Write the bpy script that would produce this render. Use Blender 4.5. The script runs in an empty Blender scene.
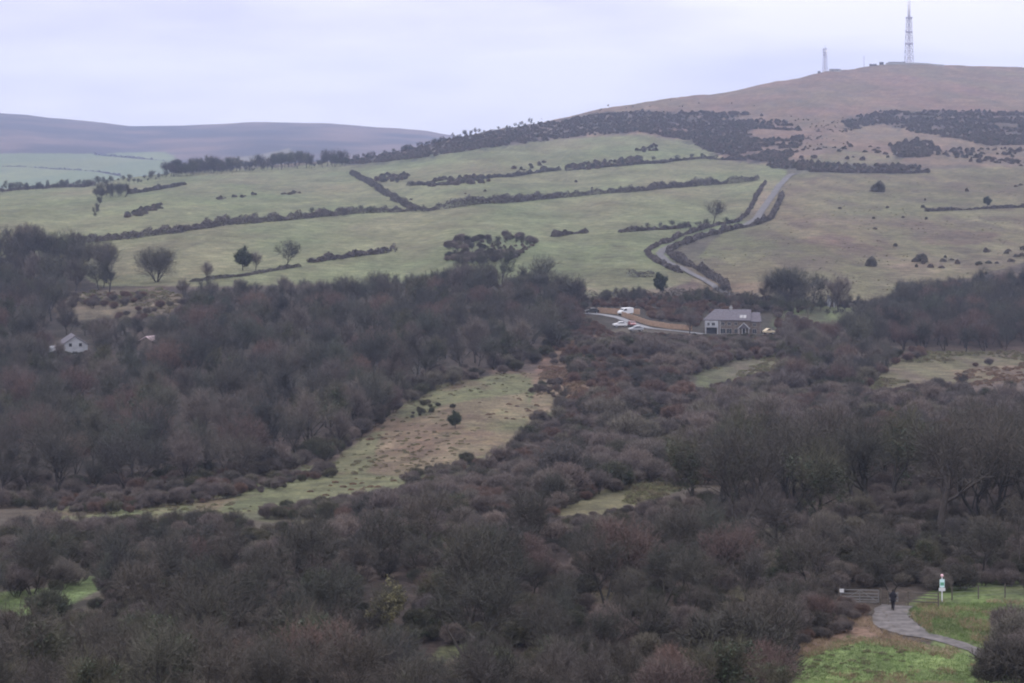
import bpy, math, random
import numpy as np

# ------------------------------------------------------------------ basics
F, U0, V0 = 2200.0, 512.0, 150.0          # focal length in pixels, principal column, eye-level row
SC = bpy.context.scene
COL = SC.collection
R = math.radians
rnd = random.Random(7)


def vnoise(x, y, seed=0):
    x = np.asarray(x, float); y = np.asarray(y, float)
    xi = np.floor(x).astype(np.int64); yi = np.floor(y).astype(np.int64)
    fx = x - xi; fy = y - yi
    fx = fx * fx * (3 - 2 * fx); fy = fy * fy * (3 - 2 * fy)

    def h(a, b):
        n = (a * 374761393 + b * 668265263 + seed * 1442695041) & 0xffffffff
        n = ((n ^ (n >> 13)) * 1274126177) & 0xffffffff
        n = n ^ (n >> 16)
        return (n & 0xffff) / 32767.5 - 1.0
    a = h(xi, yi); b = h(xi + 1, yi); c = h(xi, yi + 1); d = h(xi + 1, yi + 1)
    return (a * (1 - fx) + b * fx) * (1 - fy) + (c * (1 - fx) + d * fx) * fy


def fbm(x, y, seed=0, octs=4):
    s = 0; a = 1.0; t = 0
    for o in range(octs):
        s = s + a * vnoise(np.asarray(x) * 2 ** o, np.asarray(y) * 2 ** o, seed + o * 17)
        t += a; a *= .5
    return s / t


# ------------------------------------------------------------------ terrain survey
SKY_U = [-1500, -400, -100, 0, 80, 130, 180, 230, 300, 345, 400, 445, 490, 540, 600, 660, 720, 770, 800, 825, 850, 870, 910, 950, 1024, 1150, 1400, 2500]
SKY_V = [200, 197, 193, 189, 185, 178, 173, 168, 163, 161, 151, 140, 131, 123, 109, 100, 93, 83, 78, 71, 69, 66, 63, 65, 68, 75, 95, 120]
PROFILES = {
    -150: [(683, 172), (640, 185), (600, 203), (550, 250), (500, 330), (450, 405), (400, 480), (350, 570), (300, 680), (260, 780), (240, 880), (220, 1010), (205, 1200), (193, 1500)],
    0: [(683, 170), (640, 183), (600, 200), (550, 245), (500, 320), (450, 400), (400, 480), (350, 570), (300, 680), (260, 780), (240, 880), (220, 1010), (205, 1180), (189, 1550)],
    150: [(683, 168), (640, 180), (600, 198), (550, 240), (500, 310), (450, 395), (400, 470), (350, 565), (300, 680), (270, 770), (240, 890), (215, 1060), (195, 1300), (177, 1700)],
    300: [(683, 166), (640, 178), (600, 195), (550, 235), (500, 300), (450, 380), (400, 460), (350, 560), (300, 680), (270, 770), (240, 910), (215, 1090), (190, 1400), (163, 1950)],
    450: [(683, 165), (640, 176), (600, 193), (550, 230), (500, 290), (450, 370), (400, 455), (350, 560), (300, 690), (270, 775), (240, 920), (210, 1120), (180, 1420), (160, 1680), (140, 2050)],
    600: [(683, 163), (640, 174), (600, 190), (550, 222), (500, 280), (450, 365), (400, 455), (350, 570), (325, 640), (290, 750), (250, 900), (200, 1200), (165, 1550), (135, 1950), (109, 2400)],
    750: [(683, 162), (640, 173), (600, 189), (560, 212), (520, 250), (480, 310), (440, 385), (400, 470), (350, 585), (330, 640), (290, 760), (250, 910), (200, 1200), (170, 1480), (140, 1850), (110, 2300), (87, 2750)],
    900: [(683, 162), (640, 173), (605, 186), (570, 206), (530, 236), (490, 280), (450, 350), (400, 470), (350, 610), (300, 745), (250, 925), (200, 1200), (170, 1450), (140, 1800), (110, 2250), (80, 2750), (64, 3100)],
    1024: [(683, 162), (640, 173), (605, 187), (570, 208), (530, 240), (490, 285), (450, 355), (400, 475), (350, 615), (300, 750), (250, 930), (200, 1200), (170, 1450), (140, 1800), (110, 2250), (85, 2750), (68, 3150)],
}
NS = 500
SG = np.linspace(0, 1, NS)
PK = sorted(PROFILES)


def pchip(x, y, xq):
    x = np.array(x, float); y = np.array(y, float)
    h = np.diff(x); dl = np.diff(y) / h
    m = np.zeros_like(y); m[0] = dl[0]; m[-1] = dl[-1]
    for i in range(1, len(y) - 1):
        if dl[i - 1] * dl[i] > 0:
            w1 = 2 * h[i] + h[i - 1]; w2 = h[i] + 2 * h[i - 1]
            m[i] = (w1 + w2) / (w1 / dl[i - 1] + w2 / dl[i])
    i = np.clip(np.searchsorted(x, xq) - 1, 0, len(h) - 1)
    t = (xq - x[i]) / h[i]
    return ((2 * t**3 - 3 * t**2 + 1) * y[i] + (t**3 - 2 * t**2 + t) * h[i] * m[i]
            + (-2 * t**3 + 3 * t**2) * y[i + 1] + (t**3 - t**2) * h[i] * m[i + 1])


def vcrest(u):
    return np.interp(u, SKY_U, SKY_V)


TAB = []
for k in PK:
    pr = PROFILES[k]; vc = pr[-1][0]
    s = [(683 - v) / (683 - vc) for v, d in pr]
    TAB.append(pchip(s, [math.log(d) for v, d in pr], SG))
TAB = np.array(TAB)


def logd(u, s):
    u = np.asarray(u, float); s = np.asarray(s, float)
    fi = np.interp(u, PK, np.arange(len(PK)))
    i = np.clip(fi.astype(int), 0, len(PK) - 2); t = fi - i
    t = t * t * (3 - 2 * t) * .6 + t * .4
    fs = np.clip(s, 0, 1) * (NS - 1)
    j = np.clip(fs.astype(int), 0, NS - 2); q = fs - j
    a = TAB[i, j] * (1 - q) + TAB[i, j + 1] * q
    b = TAB[i + 1, j] * (1 - q) + TAB[i + 1, j + 1] * q
    return a * (1 - t) + b * t


def bump(x, y):
    amp = np.interp(y, [100, 200, 400, 700, 1500, 3000], [.3, .35, .6, .8, 1.6, 2.2])
    return amp * (.6 * fbm(x / 22, y / 22, 3, 3) + .4 * fbm(x / 90, y / 90, 9, 2))


def ground(u, v, raw=False):
    """world point of the terrain seen at column u, row v (rows below the frame continue down the near slope)"""
    u = np.asarray(u, float); v = np.asarray(v, float)
    vc = vcrest(u)
    s = (683 - v) / (683 - vc)
    d = np.exp(logd(u, s))
    d0 = np.exp(logd(u, 0 * s))
    below = s < 0
    d = np.where(below, d0 * np.exp(s * 1.6), d)
    x = (u - U0) / F * d
    z = -(v - V0) / F * d
    z0 = -(683 - V0) / F * d0
    z = np.where(below, -3 + (z0 + 3) * np.maximum(d / d0, 0) ** .82, z)
    if not raw:
        z = z + bump(x, d)
    return np.stack([x, d, z], -1)


def rowat(x, y):
    u = U0 + F * x / y
    sg = np.linspace(0, 1, 200)
    ld = logd(np.full(200, u), sg)
    s = np.interp(math.log(max(y, 1)), ld, sg)
    vc = float(vcrest(u))
    return u, 683 - s * (683 - vc)


def zat(x, y):
    u = U0 + F * x / y
    d0 = float(np.exp(logd(u, 0)))
    if y < d0:
        z0 = -(683 - V0) / F * d0
        return -3 + (z0 + 3) * (y / d0) ** .82 + float(bump(x, y))
    u, v = rowat(x, y)
    return -(v - V0) / F * y + float(bump(x, y))


def inpoly(poly, u, v):
    u = np.asarray(u, float); v = np.asarray(v, float)
    r = np.zeros(np.broadcast(u, v).shape, bool)
    n = len(poly)
    for i in range(n):
        x1, y1 = poly[i]; x2, y2 = poly[(i + 1) % n]
        if y1 == y2:
            continue
        c = ((y1 > v) != (y2 > v)) & (u < (x2 - x1) * (v - y1) / (y2 - y1) + x1)
        r ^= c
    return r


# ------------------------------------------------------------------ materials
def mat(name, color=(.5, .5, .5), rough=.85, var=.25, scale=3.0, spec=.2, metal=0, randvar=None, bumps=0, attr=None):
    m = bpy.data.materials.new(name); m.use_nodes = True
    nt = m.node_tree; N = nt.nodes; L = nt.links
    b = N['Principled BSDF']
    b.inputs['Roughness'].default_value = rough
    b.inputs['Specular IOR Level'].default_value = spec
    b.inputs['Metallic'].default_value = metal
    tc = N.new('ShaderNodeTexCoord')
    no = N.new('ShaderNodeTexNoise'); no.inputs['Scale'].default_value = scale; no.inputs['Detail'].default_value = 5
    L.new(tc.outputs['Object'], no.inputs['Vector'])
    mr = N.new('ShaderNodeMapRange')
    mr.inputs['From Min'].default_value = .3; mr.inputs['From Max'].default_value = .7
    mr.inputs['To Min'].default_value = 1 - var; mr.inputs['To Max'].default_value = 1 + var
    L.new(no.outputs['Fac'], mr.inputs['Value'])
    mul = N.new('ShaderNodeVectorMath'); mul.operation = 'MULTIPLY'
    if attr:
        at = N.new('ShaderNodeAttribute'); at.attribute_name = attr
        L.new(at.outputs['Color'], mul.inputs[0])
    elif randvar:
        oi = N.new('ShaderNodeObjectInfo')
        cr = N.new('ShaderNodeValToRGB')
        els = cr.color_ramp.elements
        while len(els) < len(randvar):
            els.new(.5)
        for i, c in enumerate(randvar):
            els[i].position = i / (len(randvar) - 1); els[i].color = (*c, 1)
        L.new(oi.outputs['Random'], cr.inputs['Fac'])
        L.new(cr.outputs['Color'], mul.inputs[0])
    else:
        mul.inputs[0].default_value = color
    L.new(mr.outputs['Result'], mul.inputs[1])
    L.new(mul.outputs['Vector'], b.inputs['Base Color'])
    if bumps:
        bp = N.new('ShaderNodeBump'); bp.inputs['Strength'].default_value = bumps; bp.inputs['Distance'].default_value = .3
        L.new(no.outputs['Fac'], bp.inputs['Height']); L.new(bp.outputs['Normal'], b.inputs['Normal'])
    return m


def ground_mat():
    m = bpy.data.materials.new('ground_cover'); m.use_nodes = True
    nt = m.node_tree; N = nt.nodes; L = nt.links
    b = N['Principled BSDF']; b.inputs['Roughness'].default_value = .95; b.inputs['Specular IOR Level'].default_value = .1
    tc = N.new('ShaderNodeTexCoord'); at = N.new('ShaderNodeAttribute'); at.attribute_name = 'Col'
    prev = at.outputs['Color']; hs = []
    for sc_, amp, det in ((1.6, .45, 4), (.22, .42, 6), (.035, .18, 4)):
        no = N.new('ShaderNodeTexNoise'); no.inputs['Scale'].default_value = sc_; no.inputs['Detail'].default_value = det
        no.inputs['Roughness'].default_value = .65
        L.new(tc.outputs['Object'], no.inputs['Vector'])
        mr = N.new('ShaderNodeMapRange'); mr.inputs['From Min'].default_value = .3; mr.inputs['From Max'].default_value = .7
        mr.inputs['To Min'].default_value = 1 - amp; mr.inputs['To Max'].default_value = 1 + amp
        L.new(no.outputs['Fac'], mr.inputs['Value'])
        mu = N.new('ShaderNodeVectorMath'); mu.operation = 'MULTIPLY'
        L.new(prev, mu.inputs[0]); L.new(mr.outputs['Result'], mu.inputs[1])
        prev = mu.outputs['Vector']; hs.append(no.outputs['Fac'])
    # dead-grass / rushy tint in blotches
    no = N.new('ShaderNodeTexNoise'); no.inputs['Scale'].default_value = .11; no.inputs['Detail'].default_value = 8; no.inputs['Roughness'].default_value = .7
    L.new(tc.outputs['Object'], no.inputs['Vector'])
    mr = N.new('ShaderNodeMapRange'); mr.inputs['From Min'].default_value = .5; mr.inputs['From Max'].default_value = .68
    mr.inputs['To Max'].default_value = .45
    L.new(no.outputs['Fac'], mr.inputs['Value'])
    mx = N.new('ShaderNodeMix'); mx.data_type = 'RGBA'; mx.blend_type = 'MULTIPLY'
    L.new(mr.outputs['Result'], mx.inputs['Factor']); L.new(prev, mx.inputs['A'])
    mx.inputs['B'].default_value = (.92, .78, .68, 1)
    L.new(mx.outputs['Result'], b.inputs['Base Color'])
    bp = N.new('ShaderNodeBump'); bp.inputs['Strength'].default_value = .7; bp.inputs['Distance'].default_value = .5
    ad = N.new('ShaderNodeMath'); ad.operation = 'ADD'
    L.new(hs[0], ad.inputs[0]); L.new(hs[1], ad.inputs[1]); L.new(ad.outputs[0], bp.inputs['Height'])
    L.new(bp.outputs['Normal'], b.inputs['Normal'])
    return m


M = {}
M['ground'] = ground_mat()
M['bark'] = mat('bark', rough=.95, var=.3, scale=2, randvar=[(.034, .030, .029), (.046, .040, .037), (.028, .027, .026), (.040, .037, .030)])
M['bark_pale'] = mat('bark_pale', rough=.95, var=.3, scale=2, randvar=[(.075, .07, .066), (.09, .08, .07)])
M['twig'] = mat('twigs_brown', rough=.95, var=.3, scale=.6, randvar=[(.036, .037, .036), (.078, .070, .062), (.039, .042, .039), (.066, .057, .054), (.032, .033, .033), (.076, .074, .059), (.050, .045, .045), (.060, .066, .054)])
M['twig_dark'] = mat('twigs_dark', rough=.95, var=.3, scale=.6, randvar=[(.046, .043, .038), (.070, .061, .053), (.040, .041, .035), (.062, .054, .049)])
M['twig_russet'] = mat('twigs_rust', rough=.95, var=.3, scale=.6, randvar=[(.118, .076, .064), (.092, .065, .057), (.130, .086, .070), (.104, .072, .063)])
M['twig_red'] = mat('twigs_russet', rough=.95, var=.3, scale=.6, randvar=[(.098, .066, .060), (.076, .057, .055), (.112, .076, .066), (.085, .064, .062)])
M['twig_olive'] = mat('twigs_mossy', rough=.95, var=.35, scale=.6, randvar=[(.064, .062, .042), (.046, .046, .037), (.080, .074, .050), (.052, .056, .040)])
M['twig_pale'] = mat('twigs_pale', rough=.95, var=.3, scale=.6, randvar=[(.110, .092, .088), (.090, .077, .072), (.124, .106, .096)])
M['twig_scrub'] = mat('twigs_scrub', rough=.95, var=.3, scale=.6, randvar=[(.125, .101, .094), (.078, .069, .066), (.148, .120, .108), (.098, .084, .085), (.125, .113, .090), (.066, .061, .060)])
M['ivy'] = mat('ivy_leaves', rough=.6, var=.4, scale=1.2, randvar=[(.032, .043, .026), (.042, .052, .03), (.036, .044, .03)])
M['ivy_gold'] = mat('ivy_flower_heads', rough=.7, var=.4, scale=1.2, color=(.13, .12, .065))
M['needles'] = mat('dark_needles', rough=.7, var=.35, scale=1.2, randvar=[(.022, .032, .026), (.03, .04, .03)])
M['gorse'] = mat('gorse_spines', rough=.8, var=.45, scale=.9, randvar=[(.100, .095, .078), (.130, .112, .096), (.090, .090, .074), (.140, .114, .100), (.115, .102, .098)])
M['hedge'] = mat('hedge_twigs', rough=.9, var=.45, scale=.35, randvar=[(.072, .063, .062), (.080, .068, .066), (.066, .064, .058)])
M['brackencol'] = mat('dead_bracken', rough=.95, var=.4, scale=.8, randvar=[(.135, .085, .062), (.115, .078, .060), (.150, .105, .075), (.120, .095, .070)])
M['tussockcol'] = mat('pale_tussock', rough=.95, var=.4, scale=.8, randvar=[(.130, .122, .072), (.110, .115, .060), (.140, .118, .078), (.105, .096, .062), (.120, .098, .068)])
M['grassblade'] = mat('grass_blades', rough=.8, var=.45, scale=.35, color=(.105, .155, .055))
M['drygrass'] = mat('dry_grass', rough=.9, var=.35, scale=.5, color=(.19, .145, .095))


# ------------------------------------------------------------------ mesh helpers
def mesh_tris(name, V, T, mi=None, mats=(), col=None):
    me = bpy.data.meshes.new(name)
    V = np.ascontiguousarray(V, np.float32); T = np.ascontiguousarray(T, np.int32)
    n = len(T)
    me.vertices.add(len(V)); me.vertices.foreach_set('co', V.ravel())
    me.loops.add(n * 3); me.loops.foreach_set('vertex_index', T.ravel())
    me.polygons.add(n); me.polygons.foreach_set('loop_start', np.arange(0, n * 3, 3, dtype=np.int32))
    me.polygons.foreach_set('loop_total', np.full(n, 3, np.int32))
    for m in mats:
        me.materials.append(m)
    if mi is not None:
        me.polygons.foreach_set('material_index', np.ascontiguousarray(mi, np.int32))
    if col is not None:
        a = me.color_attributes.new('Col', 'FLOAT_COLOR', 'POINT')
        c = np.ones((len(V), 4), np.float32); c[:, :3] = col
        a.data.foreach_set('color', c.ravel())
    me.update(calc_edges=True)
    return me


def link(name, me, parent=None, loc=None, rz=None, scale=None):
    o = bpy.data.objects.new(name, me); COL.objects.link(o)
    if parent is not None:
        o.parent = parent
    if loc is not None:
        o.location = loc
    if rz is not None:
        o.rotation_euler = (0, 0, rz)
    if scale is not None:
        o.scale = (scale, scale, scale) if np.isscalar(scale) else scale
    return o


def tag(o, label, cat=None, group=None, kind=None):
    if label: o['label'] = label
    if cat: o['category'] = cat
    if group: o['group'] = group
    if kind: o['kind'] = kind
    return o


def empty(name, loc, rz=0, label=None, cat=None, group=None):
    o = bpy.data.objects.new(name, None); COL.objects.link(o)
    o.location = loc; o.rotation_euler = (0, 0, rz); o.empty_display_size = .3
    return tag(o, label, cat, group)


class MB:
    """collects boxes, bars and polygons, built as ONE mesh object"""
    def __init__(s):
        s.v = []; s.f = []

    def poly(s, pts):
        b = len(s.v); s.v += [tuple(p) for p in pts]; s.f.append(tuple(range(b, b + len(pts))))

    def box(s, x0, x1, y0, y1, z0, z1):
        b = len(s.v)
        s.v += [(x0, y0, z0), (x1, y0, z0), (x1, y1, z0), (x0, y1, z0), (x0, y0, z1), (x1, y0, z1), (x1, y1, z1), (x0, y1, z1)]
        s.f += [tuple(b + i for i in q) for q in ((0, 3, 2, 1), (4, 5, 6, 7), (0, 1, 5, 4), (1, 2, 6, 5), (2, 3, 7, 6), (3, 0, 4, 7))]
        return s

    def prism(s, prof, y0, y1, axis='y'):
        """extrude an (x,z) profile along y"""
        b = len(s.v); n = len(prof)
        for yy in (y0, y1):
            for (x, z) in prof:
                s.v.append((x, yy, z) if axis == 'y' else (yy, x, z))
        s.f.append(tuple(b + i for i in range(n))); s.f.append(tuple(b + n + i for i in reversed(range(n))))
        for i in range(n):
            j = (i + 1) % n
            s.f.append((b + i, b + n + i, b + n + j, b + j))
        return s

    def bar(s, p, q, r0, r1=None, n=6):
        r1 = r0 if r1 is None else r1
        p = np.array(p, float); q = np.array(q, float)
        d = q - p; d /= np.linalg.norm(d) + 1e-9
        a = np.cross(d, (0, 0, 1.) if abs(d[2]) < .9 else (1., 0, 0)); a /= np.linalg.norm(a); c = np.cross(d, a)
        b = len(s.v)
        for (o, r) in ((p, r0), (q, r1)):
            for i in range(n):
                t = 2 * math.pi * i / n
                s.v.append(tuple(o + r * (math.cos(t) * a + math.sin(t) * c)))
        for i in range(n):
            j = (i + 1) % n
            s.f.append((b + i, b + j, b + n + j, b + n + i))
        s.f.append(tuple(b + i for i in reversed(range(n)))); s.f.append(tuple(b + n + i for i in range(n)))
        return s

    def lathe(s, prof, c=(0, 0, 0), n=12, sx=1, sy=1):
        b = len(s.v); m = len(prof)
        for (r, z) in prof:
            for i in range(n):
                t = 2 * math.pi * i / n
                s.v.append((c[0] + r * sx * math.cos(t), c[1] + r * sy * math.sin(t), c[2] + z))
        for k in range(m - 1):
            for i in range(n):
                j = (i + 1) % n
                s.f.append((b + k * n + i, b + k * n + j, b + (k + 1) * n + j, b + (k + 1) * n + i))
        s.f.append(tuple(b + i for i in reversed(range(n)))); s.f.append(tuple(b + (m - 1) * n + i for i in range(n)))
        return s

    def build(s, name, m, parent=None, bevel=0, smooth=False):
        me = bpy.data.meshes.new(name); me.from_pydata(s.v, [], s.f); me.materials.append(m); me.update()
        if smooth:
            me.polygons.foreach_set('use_smooth', [True] * len(me.polygons))
        o = link(name, me, parent)
        if bevel:
            bv = o.modifiers.new('bevel', 'BEVEL'); bv.width = bevel; bv.segments = 2; bv.limit_method = 'ANGLE'
        return o


# ------------------------------------------------------------------ ground sheet
FIELD = (.096, .102, .058)
PASTURE = (.092, .084, .052)
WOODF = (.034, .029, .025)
SCRUBF = (.064, .053, .044)
MOOR = (.112, .082, .062)
GORSEF = (.030, .029, .029)
BRACK = (.120, .082, .062)
CLEAR = (.078, .080, .045)
BRIGHT = (.100, .146, .052)
TAN = (.125, .105, .075)
# (colour, polygon of image rows where that cover was surveyed, edge roughness in px, strength, breakup)
COVER = [
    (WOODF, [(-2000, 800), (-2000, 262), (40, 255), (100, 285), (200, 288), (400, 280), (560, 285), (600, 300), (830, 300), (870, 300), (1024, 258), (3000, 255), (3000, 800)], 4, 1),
    (SCRUBF, [(-300, 560), (-100, 490), (180, 480), (380, 430), (540, 350), (620, 328), (880, 345), (1300, 350), (1300, 500), (700, 500), (560, 540), (300, 600), (0, 600)], 6, 1),
    (PASTURE, [(690, 262), (790, 176), (1024, 165), (2600, 165), (2600, 262), (1024, 262), (880, 300), (700, 300)], 3, 1),
    (FIELD, [(-2000, 262), (-2000, 189), (0, 189), (180, 173), (345, 162), (420, 150), (560, 138), (640, 133), (700, 142), (720, 158), (780, 165), (790, 178), (765, 205), (745, 225), (660, 250), (700, 282), (600, 298), (560, 285), (400, 283), (200, 286), (100, 286), (40, 256)], 2, 1),
    (MOOR, [(-300, 188), (345, 162), (400, 155), (440, 146), (560, 139), (640, 134), (700, 143), (720, 158), (790, 168), (820, 160), (900, 168), (960, 165), (1024, 168), (2600, 170), (2600, -100), (-300, -100)], 2, 1),
    (PASTURE, [(800, 172), (860, 172), (930, 172), (1024, 168), (1100, 168), (1100, 185), (800, 185)], 3, .8),
    (FIELD, [(800, 157), (850, 150), (905, 155), (900, 166), (830, 168)], 2, .7),
    (GORSEF, [(330, 164), (400, 151), (450, 139), (545, 121), (600, 112), (640, 110), (680, 112), (730, 112), (752, 122), (755, 145), (770, 163), (735, 160), (705, 152), (690, 142), (640, 133), (590, 136), (530, 144), (470, 151), (430, 158), (380, 164)], 7, .92),
    (BRACK, [(425, 154), (440, 147), (475, 140), (500, 141), (480, 147), (450, 153)], 2, .8),
    (GORSEF, [(840, 120), (880, 112), (950, 111), (1024, 113), (1400, 118), (1400, 150), (1024, 146), (985, 146), (960, 138), (915, 132), (880, 124), (850, 130)], 7, .85),
    (GORSEF, [(890, 145), (915, 138), (930, 146), (925, 158), (895, 158)], 3, .9),
    (GORSEF, [(765, 155), (790, 160), (815, 163), (870, 165), (925, 165), (928, 173), (860, 174), (800, 172), (770, 168)], 2, .9),
    ((.070, .050, .042), [(790, 240), (830, 233), (880, 240), (900, 248), (850, 253)], 5, .85),
    ((.070, .050, .042), [(900, 236), (960, 231), (1000, 235), (980, 243), (920, 244)], 5, .8),
    ((.072, .056, .044), [(845, 277), (872, 266), (930, 262), (1024, 252), (1024, 257), (930, 267), (872, 271)], 3, .8),
    ((.078, .062, .050), [(800, 218), (880, 214), (960, 218), (1024, 214), (1024, 222), (900, 224), (800, 223)], 4, .6),
    (TAN, [(764, 184), (779, 180), (766, 203), (752, 220), (744, 222), (756, 203)], 1.5, .9),
    (BRACK, [(700, 288), (760, 282), (830, 286), (820, 294), (720, 296)], 3, .4),
    (TAN, [(860, 262), (940, 255), (1024, 248), (1024, 262), (940, 272), (880, 290)], 4, .5),
    (TAN, [(55, 300), (90, 291), (160, 287), (190, 298), (170, 314), (110, 320), (60, 322)], 4, .9),
    (TAN, [(560, 286), (640, 284), (700, 290), (620, 298)], 2, .6),
    (CLEAR, [(40, 508), (160, 492), (250, 478), (330, 458), (370, 430), (400, 405), (440, 385), (480, 376), (560, 372), (600, 352), (560, 405), (545, 430), (520, 455), (450, 485), (380, 500), (250, 512), (150, 520), (60, 520)], 5, 1),
    (BRACK, [(380, 430), (440, 405), (520, 395), (540, 420), (500, 455), (420, 470), (360, 470)], 14, .55),
    (BRACK, [(540, 345), (600, 334), (690, 334), (690, 356), (650, 385), (590, 405), (540, 415), (520, 440), (530, 405)], 8, .85),
    (CLEAR, [(220, 520), (330, 490), (440, 478), (520, 450), (545, 465), (520, 500), (440, 520), (330, 525)], 8, .6),
    (CLEAR, [(560, 470), (640, 430), (720, 410), (840, 400), (900, 410), (860, 450), (700, 470)], 8, .3),
    (CLEAR, [(540, 520), (580, 498), (620, 485), (690, 470), (700, 482), (640, 505), (570, 525)], 3, 1),
    (CLEAR, [(690, 372), (720, 358), (790, 352), (790, 372), (750, 384), (700, 386)], 4, .7),
    (CLEAR, [(855, 385), (890, 362), (930, 352), (975, 350), (1024, 352), (1200, 352), (1200, 378), (1000, 380), (930, 388), (880, 394)], 4, .9),
    (BRACK, [(950, 370), (1024, 364), (1024, 380), (960, 386)], 4, .5),
    ((.078, .090, .046), [(780, 305), (860, 306), (866, 335), (800, 342), (770, 325)], 4, .8),
    (CLEAR, [(830, 490), (900, 455), (1024, 440), (1100, 440), (1100, 500), (900, 500)], 6, .6),
    (BRIGHT, [(-100, 622), (-100, 598), (0, 592), (50, 588), (95, 576), (110, 585), (70, 604), (20, 616)], 4, .55),
    (BRIGHT, [(905, 604), (930, 592), (960, 580), (1060, 570), (1250, 570), (1250, 720), (900, 740), (930, 640)], 5, .75),
    (BRIGHT, [(780, 740), (800, 655), (850, 636), (930, 646), (980, 660), (960, 740)], 4, 1),
    (BRACK, [(740, 640), (790, 622), (850, 606), (868, 618), (880, 634), (910, 642), (960, 652), (950, 656), (860, 640), (800, 655), (760, 665)], 4, .8),
    ((.12, .115, .06), [(905, 612), (940, 606), (1000, 606), (1010, 636), (980, 646), (930, 634)], 5, .7),
    (BRIGHT, [(424, 668), (440, 648), (475, 644), (512, 650), (526, 672), (500, 692), (440, 690)], 6, .6),
    (CLEAR, [(550, 670), (640, 650), (700, 660), (700, 700), (550, 700)], 5, .7), (CLEAR, [(580, 602), (596, 590), (618, 588), (634, 596), (616, 606)], 6, .8), (CLEAR, [(722, 598), (738, 586), (758, 588), (770, 598), (742, 602)], 6, .8), (CLEAR, [(736, 540), (755, 526), (790, 530), (770, 542)], 6, .4),
]


def cover_colour(u, v, P):
    x, y = P[:, 0], P[:, 1]
    n1 = .6 * fbm(x / 9, y / 26, 21, 4) + .4 * fbm(x / 32, y / 90, 22, 3); n2 = .6 * fbm(x / 9, y / 26, 57, 4) + .4 * fbm(x / 32, y / 90, 58, 3)
    col = np.tile(np.array(SCRUBF), (len(u), 1))
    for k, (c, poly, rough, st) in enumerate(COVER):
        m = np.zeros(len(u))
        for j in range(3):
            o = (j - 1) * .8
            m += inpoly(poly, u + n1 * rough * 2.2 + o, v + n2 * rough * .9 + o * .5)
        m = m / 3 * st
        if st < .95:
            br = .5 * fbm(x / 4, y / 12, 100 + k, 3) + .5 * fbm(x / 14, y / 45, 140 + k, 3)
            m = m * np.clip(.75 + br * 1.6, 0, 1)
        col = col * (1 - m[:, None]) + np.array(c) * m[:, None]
    # field-scale variation: worn, rushy and greener blotches
    a = fbm(x / 60, y / 160, 301, 4); b = fbm(x / 17, y / 60, 333, 4)
    fine = .5 * fbm(x / 1.8, y / 5, 350, 3) + .6 * fbm(x / 8, y / 24, 351, 3)
    col = col * np.clip(1 + .22 * a + .26 * b + .34 * fine, .3, 2)[:, None]
    # brown rush and dead-grass patches through the open ground
    rough_ = inpoly([(40, 515), (160, 488), (330, 452), (400, 400), (480, 370), (600, 345), (560, 410), (520, 460), (400, 505), (150, 525)], u, v)
    past = inpoly([(690, 290), (690, 250), (790, 176), (1200, 170), (1200, 270)], u, v)
    moor = v < np.interp(u, [345, 640, 720, 800, 1024], [162, 133, 158, 172, 168])
    pn = np.where(rough_, .55 * fbm(x / 4, y / 9, 611, 4) + .6 * fbm(x / 15, y / 32, 612, 3), fbm(x / 9, y / 30, 610, 4))
    k = np.clip((pn - .02) * 3.2, 0, 1) * np.where(rough_, .9, np.where(past, .75, np.where(moor, .6, .22)))
    dead = np.where(moor[:, None], np.array((.078, .066, .060)), np.where(rough_[:, None], np.array((.076, .056, .040)), np.array((.066, .054, .042))))
    col = col * (1 - k[:, None]) + dead * k[:, None]
    g = np.clip(fbm(x / 45, y / 130, 411, 4) * 1.5, -1, 1)
    col[:, 0] *= 1 + .10 * g; col[:, 1] *= 1 - .02 * g; col[:, 2] *= 1 + .06 * g
    return np.clip(col, .005, 1)


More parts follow.
